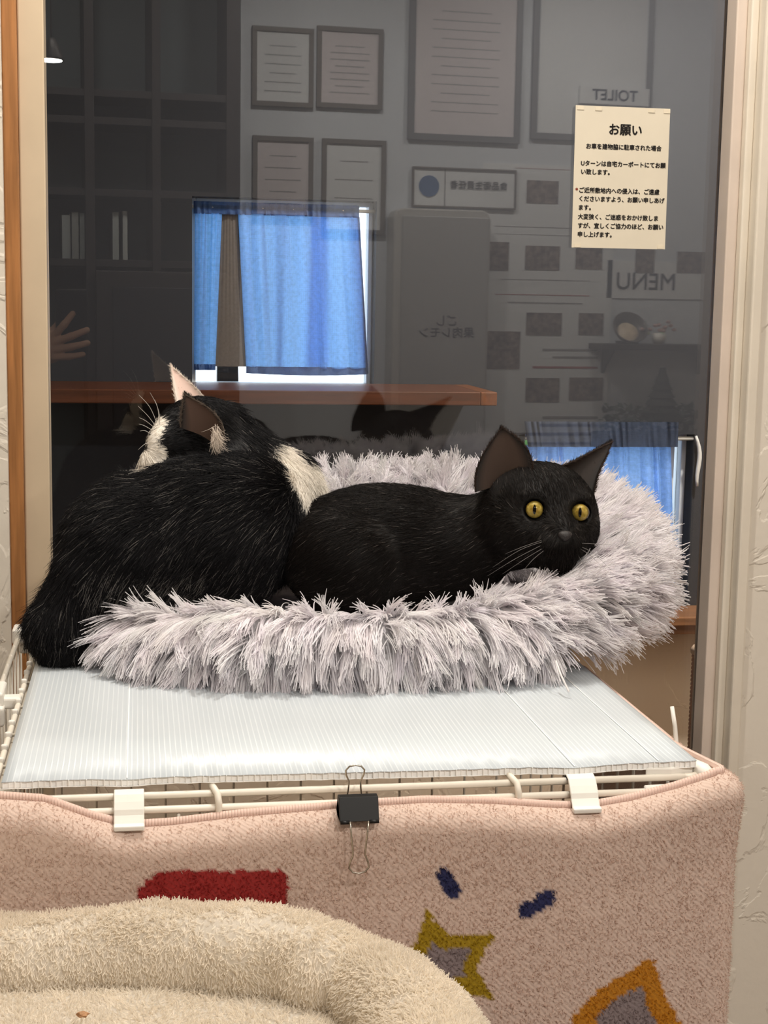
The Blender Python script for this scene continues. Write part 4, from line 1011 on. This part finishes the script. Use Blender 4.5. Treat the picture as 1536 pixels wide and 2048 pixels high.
# white tuft at the near ear's base
q_ = np.array([A(430+rng.normal()*4, 870+rng.normal()*9, 1.618) for _ in range(260)])
strands('ear_tuft', q_, np.tile(V2(0.35, 1.0, -0.25), (260, 1))+rng.normal(size=(260, 3))*0.3, rng.uniform(0.010, 0.018, 260), 0.0002, np.tile(srgb((214, 200, 186)), (260, 1)), M_catfur, bodyA, segs=3, curl=0.3, tip=0.2)
for (a_, b_, c_) in [((318, 852), (315, 815), (300, 785)), ((316, 852), (300, 815), (278, 790)), ((314, 856), (296, 832), (276, 812)), ((312, 858), (292, 842), (278, 835)), ((310, 864), (290, 852), (278, 848)), ((306, 872), (292, 862), (280, 862)), ((304, 884), (290, 888), (276, 900)), ((320, 850), (318, 825), (310, 800))]:
    whisker(catA, [A(*a_, 1.645), A(*b_, 1.640), A(*c_, 1.640)], 0.00035, M_whisk)

# ---- black cat looking at us
blk = [ell(775, 1090, 1.640, 212, 122, 0.080, 0, flow=V2(-1.0, 0.05)),
       ell(690, 1120, 1.600, 122, 108, 0.060, 0, k=0.008, flow=V2(-0.8, 0.5)),
       ell(905, 1100, 1.620, 105, 95, 0.062, 0, k=0.02, flow=V2(-0.9, 0.45)),
       cone((940, 1085, 1.610), 82, (1035, 1045, 1.575), 84, k=0.02, flow=V2(-0.8, 0.7)),
       ell(1083, 1003, 1.560, 103, 80, 0.048, -6, k=0.02, flow=V2(-0.25, -1.0)),
       ell(1050, 1070, 1.552, 70, 60, 0.040, 0, k=0.02, flow=V2(-0.9, 0.5)),
       ell(1152, 1058, 1.552, 46, 62, 0.036, 0, k=0.02, flow=V2(0.8, 0.5)),
       ell(1113, 1085, 1.528, 48, 44, 0.036, 0, k=0.018, flow=V2(-0.1, 0.9)),
       cone((1113, 1010, 1.535), 26, (1128, 1062, 1.502), 19, k=0.018, flow=V2(0, -1.0)),
       ell(1098, 1090, 1.508, 27, 22, 0.018, 0, k=0.010, flow=V2(-0.6, 0.7)),
       ell(1142, 1092, 1.508, 24, 22, 0.018, 0, k=0.010, flow=V2(0.6, 0.7)),
       ell(1112, 1122, 1.522, 36, 24, 0.024, 0, k=0.012, flow=V2(0, 0.9)),
       ell(1066, 990, 1.532, 30, 12, 0.014, 8, k=0.010, flow=V2(-0.2, -1.0)),
       ell(1158, 996, 1.532, 26, 12, 0.014, -8, k=0.010, flow=V2(0.3, -1.0))]
catB = thing('black_cat', 'black cat with amber eyes lying in the bed facing the camera', 'cat', (0.28, 1.60, 0.82))
V, Fq = surface_nets(blk, 0.0028)
V[:, 2] = np.maximum(V[:, 2], 0.826)
eyes = []
for (px_, py_) in ((1069, 1019), (1160, 1025)):
    h = surf_hit(px_, py_, blk); gz_ = -ray(px_, py_); gz_ /= np.linalg.norm(gz_)
    eyes.append((h - gz_*0.0062, 0.0101, gz_))
# sockets: press the skin back round the eyeballs
for (c_, r_, gz_) in eyes:
    d_ = V-c_; q = np.linalg.norm(d_ - (d_@gz_)[:, None]*gz_, axis=1); f_ = (d_@gz_ > -0.012) & (q < 0.013)
    push = np.clip((0.0122-q)/0.0030, 0, 1)*0.0100; V[f_] -= push[f_, None]*gz_
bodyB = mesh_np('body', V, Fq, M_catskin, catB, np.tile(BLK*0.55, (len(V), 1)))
for (c_, r_, gz_) in eyes: make_eye(catB, c_, r_, gz_)
# nose
h = surf_hit(1130, 1072, blk)
bm = bmesh.new(); bmesh.ops.create_icosphere(bm, subdivisions=3, radius=1.0)
vs = []
for v in bm.verts:
    x, y, z = v.co; wv_ = 1.0+0.35*y; vs.append(h + RIGHT*x*0.0070*wv_ + UP*y*0.0056 - FWD*(z*0.0050))
fs = [[v.index for v in f.verts] for f in bm.faces]; bm.free()
G().add(vs, fs).build('nose', M_nose, catB, smooth=True)
INB = srgb((60, 46, 38))
ELb, Pf1, Pb1 = make_ear('ear', catB, A(950, 985, 1.560), A(1066, 952, 1.538), A(1004, 857, 1.566), V2(0.10, 0.0, -1.0), 0.016, 0.004, INB, BLK, (0.03, 0.03), ex=2.3)
ERb, Pf2, Pb2 = make_ear('ear', catB, A(1102, 940, 1.552), A(1188, 988, 1.545), A(1222, 885, 1.572), V2(0.45, 0.35, -0.8), 0.012, 0.004, INB*0.35, BLK, (-0.10, -0.12), ex=1.25)
n = 95000; pos, nor, _ = sample_mesh(V, tris(Fq), n); nor = grad(pos, blk)
keep = np.ones(n, bool)
for (c_, r_, gz_) in eyes:
    d_ = pos-c_; q = np.linalg.norm(d_-(d_@gz_)[:, None]*gz_, axis=1); keep &= ~((q < 0.0112) & (d_@gz_ > -0.02))
keep &= np.linalg.norm(pos-h, axis=1) > 0.0068
pos, nor = pos[keep], nor[keep]; n = len(pos)
fl = flow_at(pos, nor, blk); head = np.linalg.norm(pos-A(1095, 1030, 1.55), axis=1) < 0.065
cl = np.stack([vnoise(pos, 60, 61), vnoise(pos, 60, 62), vnoise(pos, 60, 63)], -1)
near = np.min([np.linalg.norm(pos-e[0], axis=1) for e in eyes], axis=0)
ln = np.where(head, rng.uniform(0.005, 0.009, n), rng.uniform(0.009, 0.015, n)); ln = np.where(near < 0.022, ln*0.55, ln)
dr = fl + nor*0.18 + cl*0.08 + rng.normal(size=pos.shape)*0.07
cc = BLK*rng.uniform(0.5, 1.35, (n, 1)); gy_ = rng.random(n) < 0.02; cc[gy_] = srgb((84, 78, 74))
strands('fur', pos, dr, ln, 0.00024, np.clip(cc, 0, 1), M_catfur, bodyB, segs=3, curl=0.10, tip=0.2, bend=-nor*0.25)
ear_fur(Pf1, Pb1, ELb, BLK, 1800, 0.006, V2(0.10, 0.0, -1.0), srgb((60, 48, 42)))
ear_fur(Pf2, Pb2, ERb, BLK, 1800, 0.006, V2(0.55, 0.25, -0.8), srgb((60, 48, 42)))
for (a_, b_, c_) in [((1090, 1082), (1040, 1100), (985, 1135)), ((1088, 1088), (1030, 1118), (975, 1152)), ((1090, 1094), (1050, 1118), (1005, 1148)), ((1086, 1080), (1050, 1092), (1010, 1108)), ((1092, 1098), (1065, 1120), (1040, 1150))]:
    whisker(catB, [A(*a_, 1.500), A(*b_, 1.475), A(*c_, 1.475)], 0.00032, M_whiskd)
for (a_, b_, c_) in [((1150, 1086), (1190, 1088), (1228, 1090)), ((1150, 1092), (1180, 1110), (1205, 1135)), ((1148, 1098), (1165, 1125), (1172, 1140)), ((1152, 1090), (1185, 1105), (1222, 1140))]:
    whisker(catB, [A(*a_, 1.500), A(*b_, 1.485), A(*c_, 1.480)], 0.00032, M_whiskd)

# ------------------------------------------------------------------ the room behind us, seen mirrored in the pane
RW = YF                        # face of the rear wall
P0_ = np.array([PXC, GY, 0.0])
def MR(px, py, off=0.0):
    """point on a plane 'off' in front of the rear wall that the pane mirrors to this picture point"""
    d = ray(px, py); h_ = CAM + d*(((P0_-CAM)@PN)/(d@PN)); e = d-2*(d@PN)*PN
    return h_ + e*((RW+off-h_[1])/e[1])
def wall_box(x0, x1, y0, y1, off0, off1):
    a, b = MR(x0, y0, off1), MR(x1, y1, off1)
    return (a[0], b[0], RW+off0, RW+off1, b[2], a[2])
M_dframe = mat('dark_picture_frame', (116, 110, 104), 0.5, 0.3)
M_bframe = mat('charcoal_frame', (112, 112, 114), 0.5, 0.3)
M_print = mat('white_paper', (226, 228, 230), 0.7, 0.2)
M_pinkp = mat('pinkish_paper', (218, 210, 212), 0.7, 0.2)
M_grey = mat('grey_print', (150, 146, 146), 0.7, 0.2)
M_photo = mat('food_photo', (122, 108, 100), 0.5, 0.3, var=0.6, vscale=60)
M_navy = mat('navy_letter', (44, 54, 92), 0.6)
XR_ = np.array([-1.0, 0, 0]); ZR_ = np.array([0, 0, 1.0])       # reading direction on the rear wall
def framed(name, label, cat, x0, x1, y0, y1, fm, pm, fw=0.014, inner=None, group=None, off=0.0, lines=0):
    x0w, x1w, a, b, z0, z1 = wall_box(x0, x1, y0, y1, off, off+0.016)
    t = thing(name, label, cat, ((x0w+x1w)/2, a, z0), group)
    G().box(x0w+fw*0.5, x1w-fw*0.5, a, b-0.007, z0+fw*0.5, z1-fw*0.5).build('print', pm, t)
    for bx in ((x0w, x1w, a, b, z0, z0+fw), (x0w, x1w, a, b, z1-fw, z1)): G().box(*bx).build('frame_rail', fm, t, bevel=0.001)
    for bx in ((x0w, x0w+fw, a, b, z0+fw, z1-fw), (x1w-fw, x1w, a, b, z0+fw, z1-fw)): G().box(*bx).build('frame_stile', fm, t, bevel=0.001)
    for k in range(lines):
        zz = z1-fw-(z1-z0-2*fw)*(0.2+0.65*k/max(lines-1, 1)); hw = (x1w-x0w)*(0.30 if k % 3 else 0.22)
        G().box((x0w+x1w)/2-hw, (x0w+x1w)/2+hw, b-0.007, b-0.0065, zz-0.0016, zz+0.0016).build('print_line', M_grey, t)
    return t, (x0w, x1w, b-0.006, z0, z1)
framed('certificate', 'framed certificate mirrored at the top left above the curtain', 'certificate', 505, 627, 50, 216, M_dframe, M_print, 0.016, lines=6, group='framed certificates on the rear wall')
framed('certificate', 'framed certificate mirrored at the top, beside the tall poster', 'certificate', 635, 765, 50, 220, M_dframe, M_pinkp, 0.016, lines=8, group='framed certificates on the rear wall')
framed('certificate', 'framed certificate mirrored just above the curtain window, left one', 'certificate', 506, 626, 270, 440, M_dframe, M_pinkp, 0.016, lines=5, group='framed certificates on the rear wall')
framed('certificate', 'framed certificate mirrored just above the curtain window, right one', 'certificate', 645, 770, 276, 470, M_dframe, M_print, 0.016, lines=4, group='framed certificates on the rear wall')
framed('tall_poster', 'tall framed pinkish poster mirrored in the upper middle of the pane', 'poster', 822, 1040, -60, 288, M_bframe, M_pinkp, 0.022, lines=12)
framed('wide_poster', 'wide framed white poster mirrored behind the paper notice', 'poster', 1072, 1300, -60, 288, M_bframe, M_print, 0.022)
# TOILET lettering
p = MR(1230, 192, 0.030)
t = thing('toilet_sign', 'navy TOILET lettering mirrored just above the paper notice', 'sign', p-np.array([0, 0, 0.02]))
G().box(p[0]-0.13, p[0]+0.13, RW+0.016, RW+0.0285, p[2]-0.03, p[2]+0.03).build('plate', M_print, t, bevel=0.001)
text('lettering', 'TOILET', M_navy, 0.052, (p, XR_, ZR_), t, bold=0.0012)
# hygiene licence plate
t, (a0, a1, ay, z0, z1) = framed('licence_plate', 'white licence plate with a blue disc mirrored beside the curtain window', 'sign', 826, 1032, 332, 420, M_dframe, M_print, 0.006)
c = MR(858, 372, 0.011)
G().lathe((c[0], RW+0.010, c[2]), [(0.001, 0), (0.036, 0), (0.036, 0.002), (0.001, 0.002)], 40, axis=(0, 1, 0)).build('blue_disc', mat('blue_disc', (76, 106, 150), 0.6), t)
c = MR(958, 372, 0.0125); text('lettering', '食品衛生責任者', M_grey, 0.030, (c, XR_, ZR_), t, bold=0.0008)
c = MR(890, 376, 0.0115); G().box(c[0]-0.001, c[0]+0.001, RW+0.009, RW+0.0115, z0+0.006, z1-0.006).build('divider', M_dframe, t)
# glossy grey door panel with rounded top
x0, x1, ya, yb, z0, z1 = wall_box(788, 964, 415, 1120, 0.004, 0.10)
t = thing('cabinet_panel', 'tall plain grey cabinet mirrored right of the curtain window', 'cabinet', ((x0+x1)/2, RW, 0))
g = G(); g.prism([(x0, ya, 0.0), (x1, ya, 0.0), (x1, ya, z1-0.03), (x1-0.01, ya, z1-0.01), (x1-0.03, ya, z1), (x0+0.03, ya, z1), (x0+0.01, ya, z1-0.01), (x0, ya, z1-0.03)], (0, 0.096, 0))
g.build('body', mat('cabinet_grey', (186, 184, 180), 0.3, 0.4), t, bevel=0.006, seg=3)
G().box(x0+0.03, x1-0.008, RW+0.10, RW+0.106, 0.1, z1-0.025).build('door', mat('cabinet_door_grey', (168, 167, 165), 0.3, 0.4), t, bevel=0.003)
text('lettering', 'ごし\n果肉レモン', mat('faint_letter', (112, 110, 112), 0.7), 0.040, (MR(893, 655, 0.1068), XR_, ZR_), t, bold=0.0008)
# menu sheets with food photos
M_red2 = mat('red_print', (170, 90, 86), 0.7)
x0, x1, ya, yb, z0, z1 = wall_box(966, 1212, 325, 884, 0.0, 0.004)
t = thing('menu_poster', 'white menu poster with rows of food photos mirrored right of the cabinet', 'poster', ((x0+x1)/2, RW, z0))
G().box(x0, x1, ya, yb, z0, z1).build('sheet', M_print, t)
for (cx_, cy_2, w_, h_) in ((992, 512, 50, 58), (1085, 516, 68, 50), (1178, 514, 52, 50), (1085, 384, 62, 48), (1088, 648, 70, 46), (1182, 648, 48, 44), (1000, 700, 78, 76), (1085, 780, 66, 48), (1172, 778, 66, 46), (990, 380, 40, 40), (1180, 384, 40, 40)):
    b_ = wall_box(cx_-w_/2, cx_+w_/2, cy_2-h_/2, cy_2+h_/2, 0.004, 0.006); G().box(*b_).build('food_photo', M_photo, t)
for (cx_, cy_2, w_, m_) in ((1085, 338, 110, M_red2), (1090, 455, 200, M_grey), (1085, 470, 190, M_grey), (1090, 560, 180, M_grey), (1085, 590, 190, M_red2), (1090, 606, 150, M_grey), (1140, 700, 110, M_grey), (1150, 715, 90, M_grey), (1130, 735, 130, M_red2), (1140, 835, 110, M_grey), (1140, 850, 120, M_grey), (1100, 868, 180, M_grey)):
    b_ = wall_box(cx_-w_/2, cx_+w_/2, cy_2-2.5, cy_2+2.5, 0.004, 0.005); G().box(*b_).build('print_line', m_, t)
x0, x1, ya, yb, z0, z1 = wall_box(1216, 1440, 520, 600, 0.0, 0.004)
t = thing('menu_sign', 'pale sign with MENU lettering mirrored under the paper notice', 'sign', ((x0+x1)/2, RW, z0))
G().box(x0, x1, ya, yb, z0, z1).build('sheet', M_print, t)
text('lettering', 'MENU', M_grey, 0.085, (MR(1292, 565, 0.0055), XR_, ZR_), t, bold=0.001)
for (cx_, cy_2, w_, h_) in ((1290, 520, 36, 52), (1390, 525, 70, 44)):
    b_ = wall_box(cx_-w_/2, cx_+w_/2, cy_2-h_/2, cy_2+h_/2, 0.004, 0.006); G().box(*b_).build('food_photo', M_photo, t)
# wall shelf with a bowl, flowers, a small tree
a, b = MR(1206, 694, 0.14), MR(1440, 694, 0.14)
t = thing('wall_shelf', 'dark wall shelf mirrored at the right edge of the pane', 'shelf', ((a[0]+b[0])/2, RW, a[2]-0.02))
G().box(a[0], min(b[0]+0.1, XR-0.01), RW, RW+0.14, a[2]-0.010, a[2]+0.010).build('board', mat('dark_shelf', (58, 50, 44), 0.5), t, bevel=0.002)
for bx in (a[0]+0.05, b[0]-0.02): G().prism([(bx, RW, a[2]-0.01), (bx, RW+0.11, a[2]-0.01), (bx, RW, a[2]-0.10)], (0.012, 0, 0)).build('bracket', mat('dark_bracket', (58, 50, 44), 0.5), t)
zs = a[2]+0.010
c = MR(1256, 655, 0.07)
t = thing('ceramic_bowl', 'round patterned ceramic bowl standing on the mirrored wall shelf', 'bowl', (c[0], RW+0.07, zs))
ax = np.array([0, 0.80, 0.60])
cb = np.array([c[0], RW+0.075, zs+0.047])
G().lathe(cb-ax*0.020, [(0.026, 0), (0.048, 0.010), (0.062, 0.030), (0.066, 0.042), (0.062, 0.042), (0.056, 0.030), (0.040, 0.014), (0.002, 0.010)], 36, axis=ax).build('bowl_wall', mat('dark_glaze', (92, 88, 84), 0.3, 0.5, var=0.3, vscale=60), t, smooth=True)
G().lathe(cb-ax*0.012, [(0.002, 0), (0.043, 0.004), (0.042, 0.006), (0.002, 0.0045)], 36, axis=ax).build('bowl_inside', mat('cream_glaze', (226, 206, 178), 0.35, 0.5, var=0.12, vscale=50), t, smooth=True)
G().box(cb[0]-0.03, cb[0]+0.03, RW+0.03, RW+0.10, zs, zs+0.010).build('stand', mat('dark_bracket2', (58, 50, 44), 0.5), t, bevel=0.002)
fc = MR(1318, 660, 0.08)
t = thing('flower_arrangement', 'small pale flower arrangement beside the bowl on the mirrored shelf', 'flowers', (fc[0], RW+0.08, zs))
G().lathe((fc[0], RW+0.08, zs), [(0.018, 0), (0.026, 0.02), (0.022, 0.04), (0.001, 0.04)], 20).build('vase', M_white, t, smooth=True)
for k in range(16):
    q_ = np.array([fc[0], RW+0.08, zs+0.055])+rng.normal(size=3)*np.array([0.030, 0.014, 0.014])
    bm = bmesh.new(); bmesh.ops.create_icosphere(bm, subdivisions=1, radius=0.010)
    vs = [np.array(v.co)*np.array([1, 1, 0.7])+q_ for v in bm.verts]; fs = [[v.index for v in f.verts] for f in bm.faces]; bm.free()
    G().add(vs, fs).build('blossom', mat('blossom', tuple(int(v) for v in rng.integers(150, 230, 3)), 0.7) if k < 4 else bpy.data.materials['blossom'], t, smooth=True)
# cone tree on a planter box under the shelf
tb, tt_ = MR(1322, 822, 0.12), MR(1326, 735, 0.12)
x0, x1, ya, yb, z0, z1 = wall_box(1232, 1440, 812, 905, 0.0, 0.22)
t = thing('planter_box', 'dark green leafy planter box mirrored above the low window', 'planter', ((x0+x1)/2, RW+0.1, 0))
G().box(x0, min(x1, XR-0.02), RW, RW+0.2, 0, z0+0.06).build('box', mat('dark_box', (70, 72, 70), 0.6), t, bevel=0.004)
g = G()
for k in range(360):
    q_ = np.array([rng.uniform(x0, min(x1, XR-0.02)), RW+rng.uniform(0.05, 0.2), rng.uniform(z0+0.02, z1)]); d1 = rng.normal(size=3); d1 /= np.linalg.norm(d1); d2 = np.cross(d1, rng.normal(size=3)); d2 /= np.linalg.norm(d2)
    g.add([q_-d1*0.018, q_+d2*0.009, q_+d1*0.018, q_-d2*0.009], [(0, 1, 2, 3)])
o = g.build('foliage', mat('dark_leaf', (60, 70, 58), 0.6, var=0.5, vscale=30), t); o['kind'] = 'stuff'
t = thing('cone_tree', 'small dark cone shaped tree mirrored on the planter', 'ornament', (tb[0], RW+0.12, z1-0.02))
g = G(); hgt = tt_[2]-tb[2]+0.03
for k in range(7):
    f0 = k/7; g.lathe((tb[0], RW+0.12, tb[2]-0.03+hgt*f0), [(0.075*(1-f0)+0.006, 0), (0.050*(1-f0)+0.003, hgt/7)], 18)
g.build('branches', mat('dark_tree', (52, 54, 50), 0.8, var=0.3, vscale=80), t)
# bookcase on the left
M_case = mat('black_brown_wood', (58, 54, 54), 0.5, 0.3)
a, b = MR(60, -40, 0.24), MR(480, 540, 0.24)
xa, xb, zt_, zb_ = a[0]-0.35, b[0], a[2]+0.25, MR(300, 530, 0.24)[2]
t = thing('bookcase', 'black brown bookcase mirrored on the left side of the pane', 'bookcase', ((xa+xb)/2, RW+0.12, 0))
G().box(xa, xb, RW, RW+0.012, 0, zt_).build('back_panel', mat('dark_teal_panel', (96, 106, 108), 0.6), t)
for xx, ww in ((xa, 0.02), (MR(176, 300, 0.24)[0], 0.020), (MR(310, 300, 0.24)[0], 0.018), (MR(462, 300, 0.24)[0], 0.030)): G().box(xx-ww/2, xx+ww, RW+0.012, RW+0.24, 0, zt_).build('upright', M_case, t, bevel=0.002)
for yy in (190, 245, 388, 528): zz = MR(300, yy, 0.24)[2]; G().box(xa, xb, RW+0.012, RW+0.235, zz-0.011, zz+0.011).build('shelf_board', M_case, t, bevel=0.001)
zz3 = MR(300, 528, 0.24)[2]+0.011
for px_, py_, w_, lab, rgb in ((132, 430, 16, 'pale book standing in the mirrored bookcase, far left', (170, 176, 176)), (150, 424, 13, 'grey white book standing in the mirrored bookcase, second', (186, 190, 188)), (164, 426, 9, 'thin pale book beside the bookcase upright', (160, 168, 168)), (231, 424, 12, 'pale book standing alone in the middle bay of the bookcase', (176, 182, 180)), (250, 422, 9, 'thin white book in the middle bay of the bookcase', (196, 200, 198))):
    p = MR(px_, py_, 0.20); hw = w_/2*(2*GY-RW-0.2)/FPX
    tt3 = thing('book', lab, 'book', (p[0], RW+0.12, zz3), 'books in the mirrored bookcase')
    G().box(p[0]-hw, p[0]+hw, RW+0.05, RW+0.20, zz3, p[2]).build('cover', mat('book_cover', rgb, 0.6), tt3, bevel=0.001)
    G().box(p[0]-hw+0.0015, p[0]+hw-0.0015, RW+0.046, RW+0.052, zz3+0.003, p[2]-0.003).build('pages', M_print, tt3)
# black cupboard below the bookcase level
a, b = MR(192, 540, 0.30), MR(470, 800, 0.30)
t = thing('black_cabinet', 'black cabinet front mirrored below the bookcase at the left', 'cabinet', ((a[0]+b[0])/2, RW+0.27, 0))
G().box(a[0], b[0]-0.02, RW+0.245, RW+0.29, 0, a[2]).build('body', M_case, t, bevel=0.004)
G().box(a[0]+0.05, b[0]-0.05, RW+0.289, RW+0.296, 0.1, a[2]-0.05).build('door', mat('dark_door', (46, 46, 50), 0.35), t, bevel=0.003)
# pendant lamp behind us
c = MR(103, 120, 0.55); cz = c[2]
t = thing('pendant_lamp', 'small round pendant lamp mirrored as a bright disc at the top left', 'lamp', (c[0], c[1], cz-0.004))
G().tube([(c[0], c[1], cz+0.06), (c[0], c[1], CEIL)], 0.002, 8).build('cord', M_case, t)
G().lathe((c[0], c[1], cz), [(0.034, 0), (0.034, 0.006), (0.016, 0.05), (0.010, 0.06), (0.001, 0.062)], 28).build('shade', mat('dark_shade', (60, 58, 56), 0.5), t, smooth=True)
G().lathe((c[0], c[1], cz-0.003), [(0.001, 0), (0.030, 0), (0.030, 0.004), (0.001, 0.004)], 28).build('bulb_disc', emit('lamp_glow', (1.0, 0.96, 0.9), 45.0), t)
# ceiling lamps
for k, (lx, ly, lw, ld) in enumerate(DOWNLIGHTS):
    t = thing('downlight', ('round ceiling downlight over the pet beds', 'round ceiling downlight right above the crate', 'round ceiling downlight left of the crate', 'added ceiling downlight brightening the dark room behind the pane', 'round ceiling downlight before the menu poster', 'round ceiling downlight at the right of the rear wall', 'round ceiling downlight before the certificates')[k], 'lamp', (lx, ly, CEIL-0.01))
    G().lathe((lx, ly, CEIL-0.008), [(ld/2+0.002, 0), (ld/2+0.014, 0.001), (ld/2+0.014, 0.008), (ld/2+0.002, 0.008), (ld/2+0.002, 0)], 32).build('trim_ring', M_white, t, smooth=True)
# items in the dark room: scratching post
pc = PY(1397, 1300, 2.20)
t = thing('scratching_post', 'rope wound scratching post behind the pane at lower right', 'scratching post', (pc[0]+0.012, 2.20, 0))
prof = [(0.022, 0.0)]
zz = 0.0
M_rope = mat('sisal_rope', (196, 150, 122), 0.85, 0.15, var=0.15, vscale=200)
g = G(); hp = pc[2]-0.006
prof = []
k = 0
while k*0.0065 < hp:
    z_ = k*0.0065; prof += [(0.0185, z_), (0.0215, z_+0.0018), (0.0215, z_+0.0045)]; k += 1
g.lathe((pc[0]+0.012, 2.20, 0), prof, 20).build('rope', M_rope, t, smooth=True)
G().lathe((pc[0]+0.012, 2.20, hp), [(0.001, 0), (0.023, 0), (0.024, 0.006), (0.020, 0.012), (0.001, 0.013)], 20).build('cap', mat('post_cap', (206, 180, 156), 0.7), t, smooth=True)

# ------------------------------------------------------------------ the person taking the picture, mirrored at the left
M_cloth = mat('dark_navy_cloth', (34, 36, 46), 0.85, 0.15, var=0.15, vscale=30, bump=0.3, bscale=80)
M_skin = mat('skin', (198, 156, 130), 0.55, 0.35, var=0.06, vscale=40)
M_hair = mat('dark_hair', (34, 28, 26), 0.5, 0.3, bump=0.5, bscale=120, stretch=(30, 30, 3))
def rc(a, ra, b, rb, k=0.03): return dict(cone=(np.array(a, float), np.array(b, float), ra, rb), k=k)
def el(c, r, k=0.03): return dict(ell=(np.array(c, float), np.eye(3), r), k=k)
who = thing('person', 'person in dark clothes holding up a phone, mirrored at the left', 'person', (-0.58, -0.34, 0))
sk = [el((-0.58, -0.34, 1.12), (0.165, 0.105, 0.20)), el((-0.58, -0.34, 0.90), (0.145, 0.10, 0.15), 0.05),
      rc((-0.72, -0.34, 1.26), 0.055, (-0.44, -0.34, 1.26), 0.055, 0.05), rc((-0.58, -0.34, 1.28), 0.06, (-0.58, -0.33, 1.36), 0.048, 0.03),
      rc((-0.42, -0.34, 1.24), 0.058, (-0.31, -0.22, 1.02), 0.046, 0.03), rc((-0.31, -0.22, 1.02), 0.046, (-0.135, -0.055, 1.035), 0.034, 0.03),
      rc((-0.74, -0.34, 1.24), 0.058, (-0.78, -0.36, 0.98), 0.045, 0.03), rc((-0.78, -0.36, 0.98), 0.045, (-0.76, -0.27, 0.76), 0.034, 0.03),
      rc((-0.50, -0.34, 0.85), 0.085, (-0.49, -0.33, 0.47), 0.058, 0.04), rc((-0.49, -0.33, 0.47), 0.058, (-0.49, -0.36, 0.09), 0.042, 0.03),
      rc((-0.66, -0.34, 0.85), 0.085, (-0.67, -0.33, 0.47), 0.058, 0.04), rc((-0.67, -0.33, 0.47), 0.058, (-0.67, -0.36, 0.09), 0.042, 0.03),
      rc((-0.49, -0.37, 0.04), 0.040, (-0.48, -0.23, 0.032), 0.032, 0.03), rc((-0.67, -0.37, 0.04), 0.040, (-0.68, -0.23, 0.032), 0.032, 0.03)]
V, Fq = surface_nets(sk, 0.010); V[:, 2] = np.maximum(V[:, 2], 0.0)
mesh_np('body', V, Fq, M_cloth, who)
hd = [el((-0.57, -0.30, 1.47), (0.072, 0.092, 0.108)), el((-0.57, -0.275, 1.415), (0.052, 0.062, 0.055), 0.03), rc((-0.58, -0.33, 1.33), 0.046, (-0.575, -0.32, 1.42), 0.048),
      rc((-0.565, -0.212, 1.475), 0.008, (-0.565, -0.196, 1.448), 0.013, 0.012), el((-0.565, -0.212, 1.412), (0.022, 0.008, 0.007), 0.008),
      el((-0.497, -0.31, 1.465), (0.008, 0.018, 0.030), 0.006), el((-0.643, -0.31, 1.465), (0.008, 0.018, 0.030), 0.006)]
V, Fq = surface_nets(hd, 0.005); ho = mesh_np('head', V, Fq, M_skin, who)
for sx in (-0.030, 0.030):
    G().lathe((-0.565+sx, -0.216, 1.475), [(0.001, 0), (0.011, 0.001), (0.008, 0.005), (0.001, 0.006)], 14, axis=(0, 1, 0)).build('eye', mat('dark_eye', (40, 32, 30), 0.2), ho, smooth=True)
hr = [el((-0.57, -0.325, 1.505), (0.084, 0.092, 0.090)), el((-0.575, -0.365, 1.43), (0.078, 0.060, 0.10), 0.03)]
V, Fq = surface_nets(hr, 0.006); mesh_np('hair', V, Fq, M_hair, ho)
fist = [rc((-0.150, -0.070, 1.034), 0.027, (-0.085, -0.026, 1.040), 0.024, 0.02), el((-0.058, -0.010, 1.052), (0.030, 0.016, 0.040), 0.02),
        rc((-0.048, -0.004, 1.082), 0.0100, (-0.026, 0.009, 1.108), 0.0090, 0.006), rc((-0.026, 0.009, 1.108), 0.0090, (-0.004, 0.008, 1.136), 0.0075, 0.004),
        rc((-0.046, 0.000, 1.066), 0.0100, (-0.010, 0.011, 1.080), 0.0092, 0.006), rc((-0.010, 0.011, 1.080), 0.0092, (0.030, 0.007, 1.096), 0.0078, 0.004),
        rc((-0.046, 0.000, 1.046), 0.0098, (-0.010, 0.011, 1.054), 0.0090, 0.006), rc((-0.010, 0.011, 1.054), 0.0090, (0.031, 0.006, 1.064), 0.0076, 0.004),
        rc((-0.048, -0.002, 1.028), 0.0088, (-0.014, 0.010, 1.030), 0.0080, 0.006), rc((-0.014, 0.010, 1.030), 0.0080, (0.020, 0.006, 1.036), 0.0068, 0.004),
        rc((-0.062, -0.018, 1.060), 0.0125, (-0.052, -0.026, 1.092), 0.0100, 0.008), rc((-0.052, -0.026, 1.092), 0.0100, (-0.034, -0.026, 1.116), 0.0080, 0.004)]
V, Fq = surface_nets(fist, 0.0024); mesh_np('hand', V, Fq, M_skin, who)
t = thing('phone', 'black phone held up in the mirrored hand at the left', 'phone', (-0.006, -0.008, 1.035))
G().box(-0.045, 0.033, -0.013, -0.0045, 1.035, 1.197).build('body', mat('black_phone', (22, 22, 24), 0.25, 0.5), t, bevel=0.004, seg=3)
G().box(-0.042, 0.030, -0.0137, -0.0128, 1.040, 1.192).build('screen', mat('dark_screen', (14, 14, 16), 0.1, 0.5), t)
for dx, dz in ((0.018, 0.006), (0.018, -0.022), (-0.010, -0.008)):
    G().lathe((dx, -0.0046, 1.18+dz), [(0.001, 0), (0.009, 0), (0.009, 0.0020), (0.006, 0.0020), (0.001, 0.0012)], 24, axis=(0, 1, 0)).build('lens', mat('lens_glass', (30, 32, 40), 0.08, 0.6), t, smooth=True)
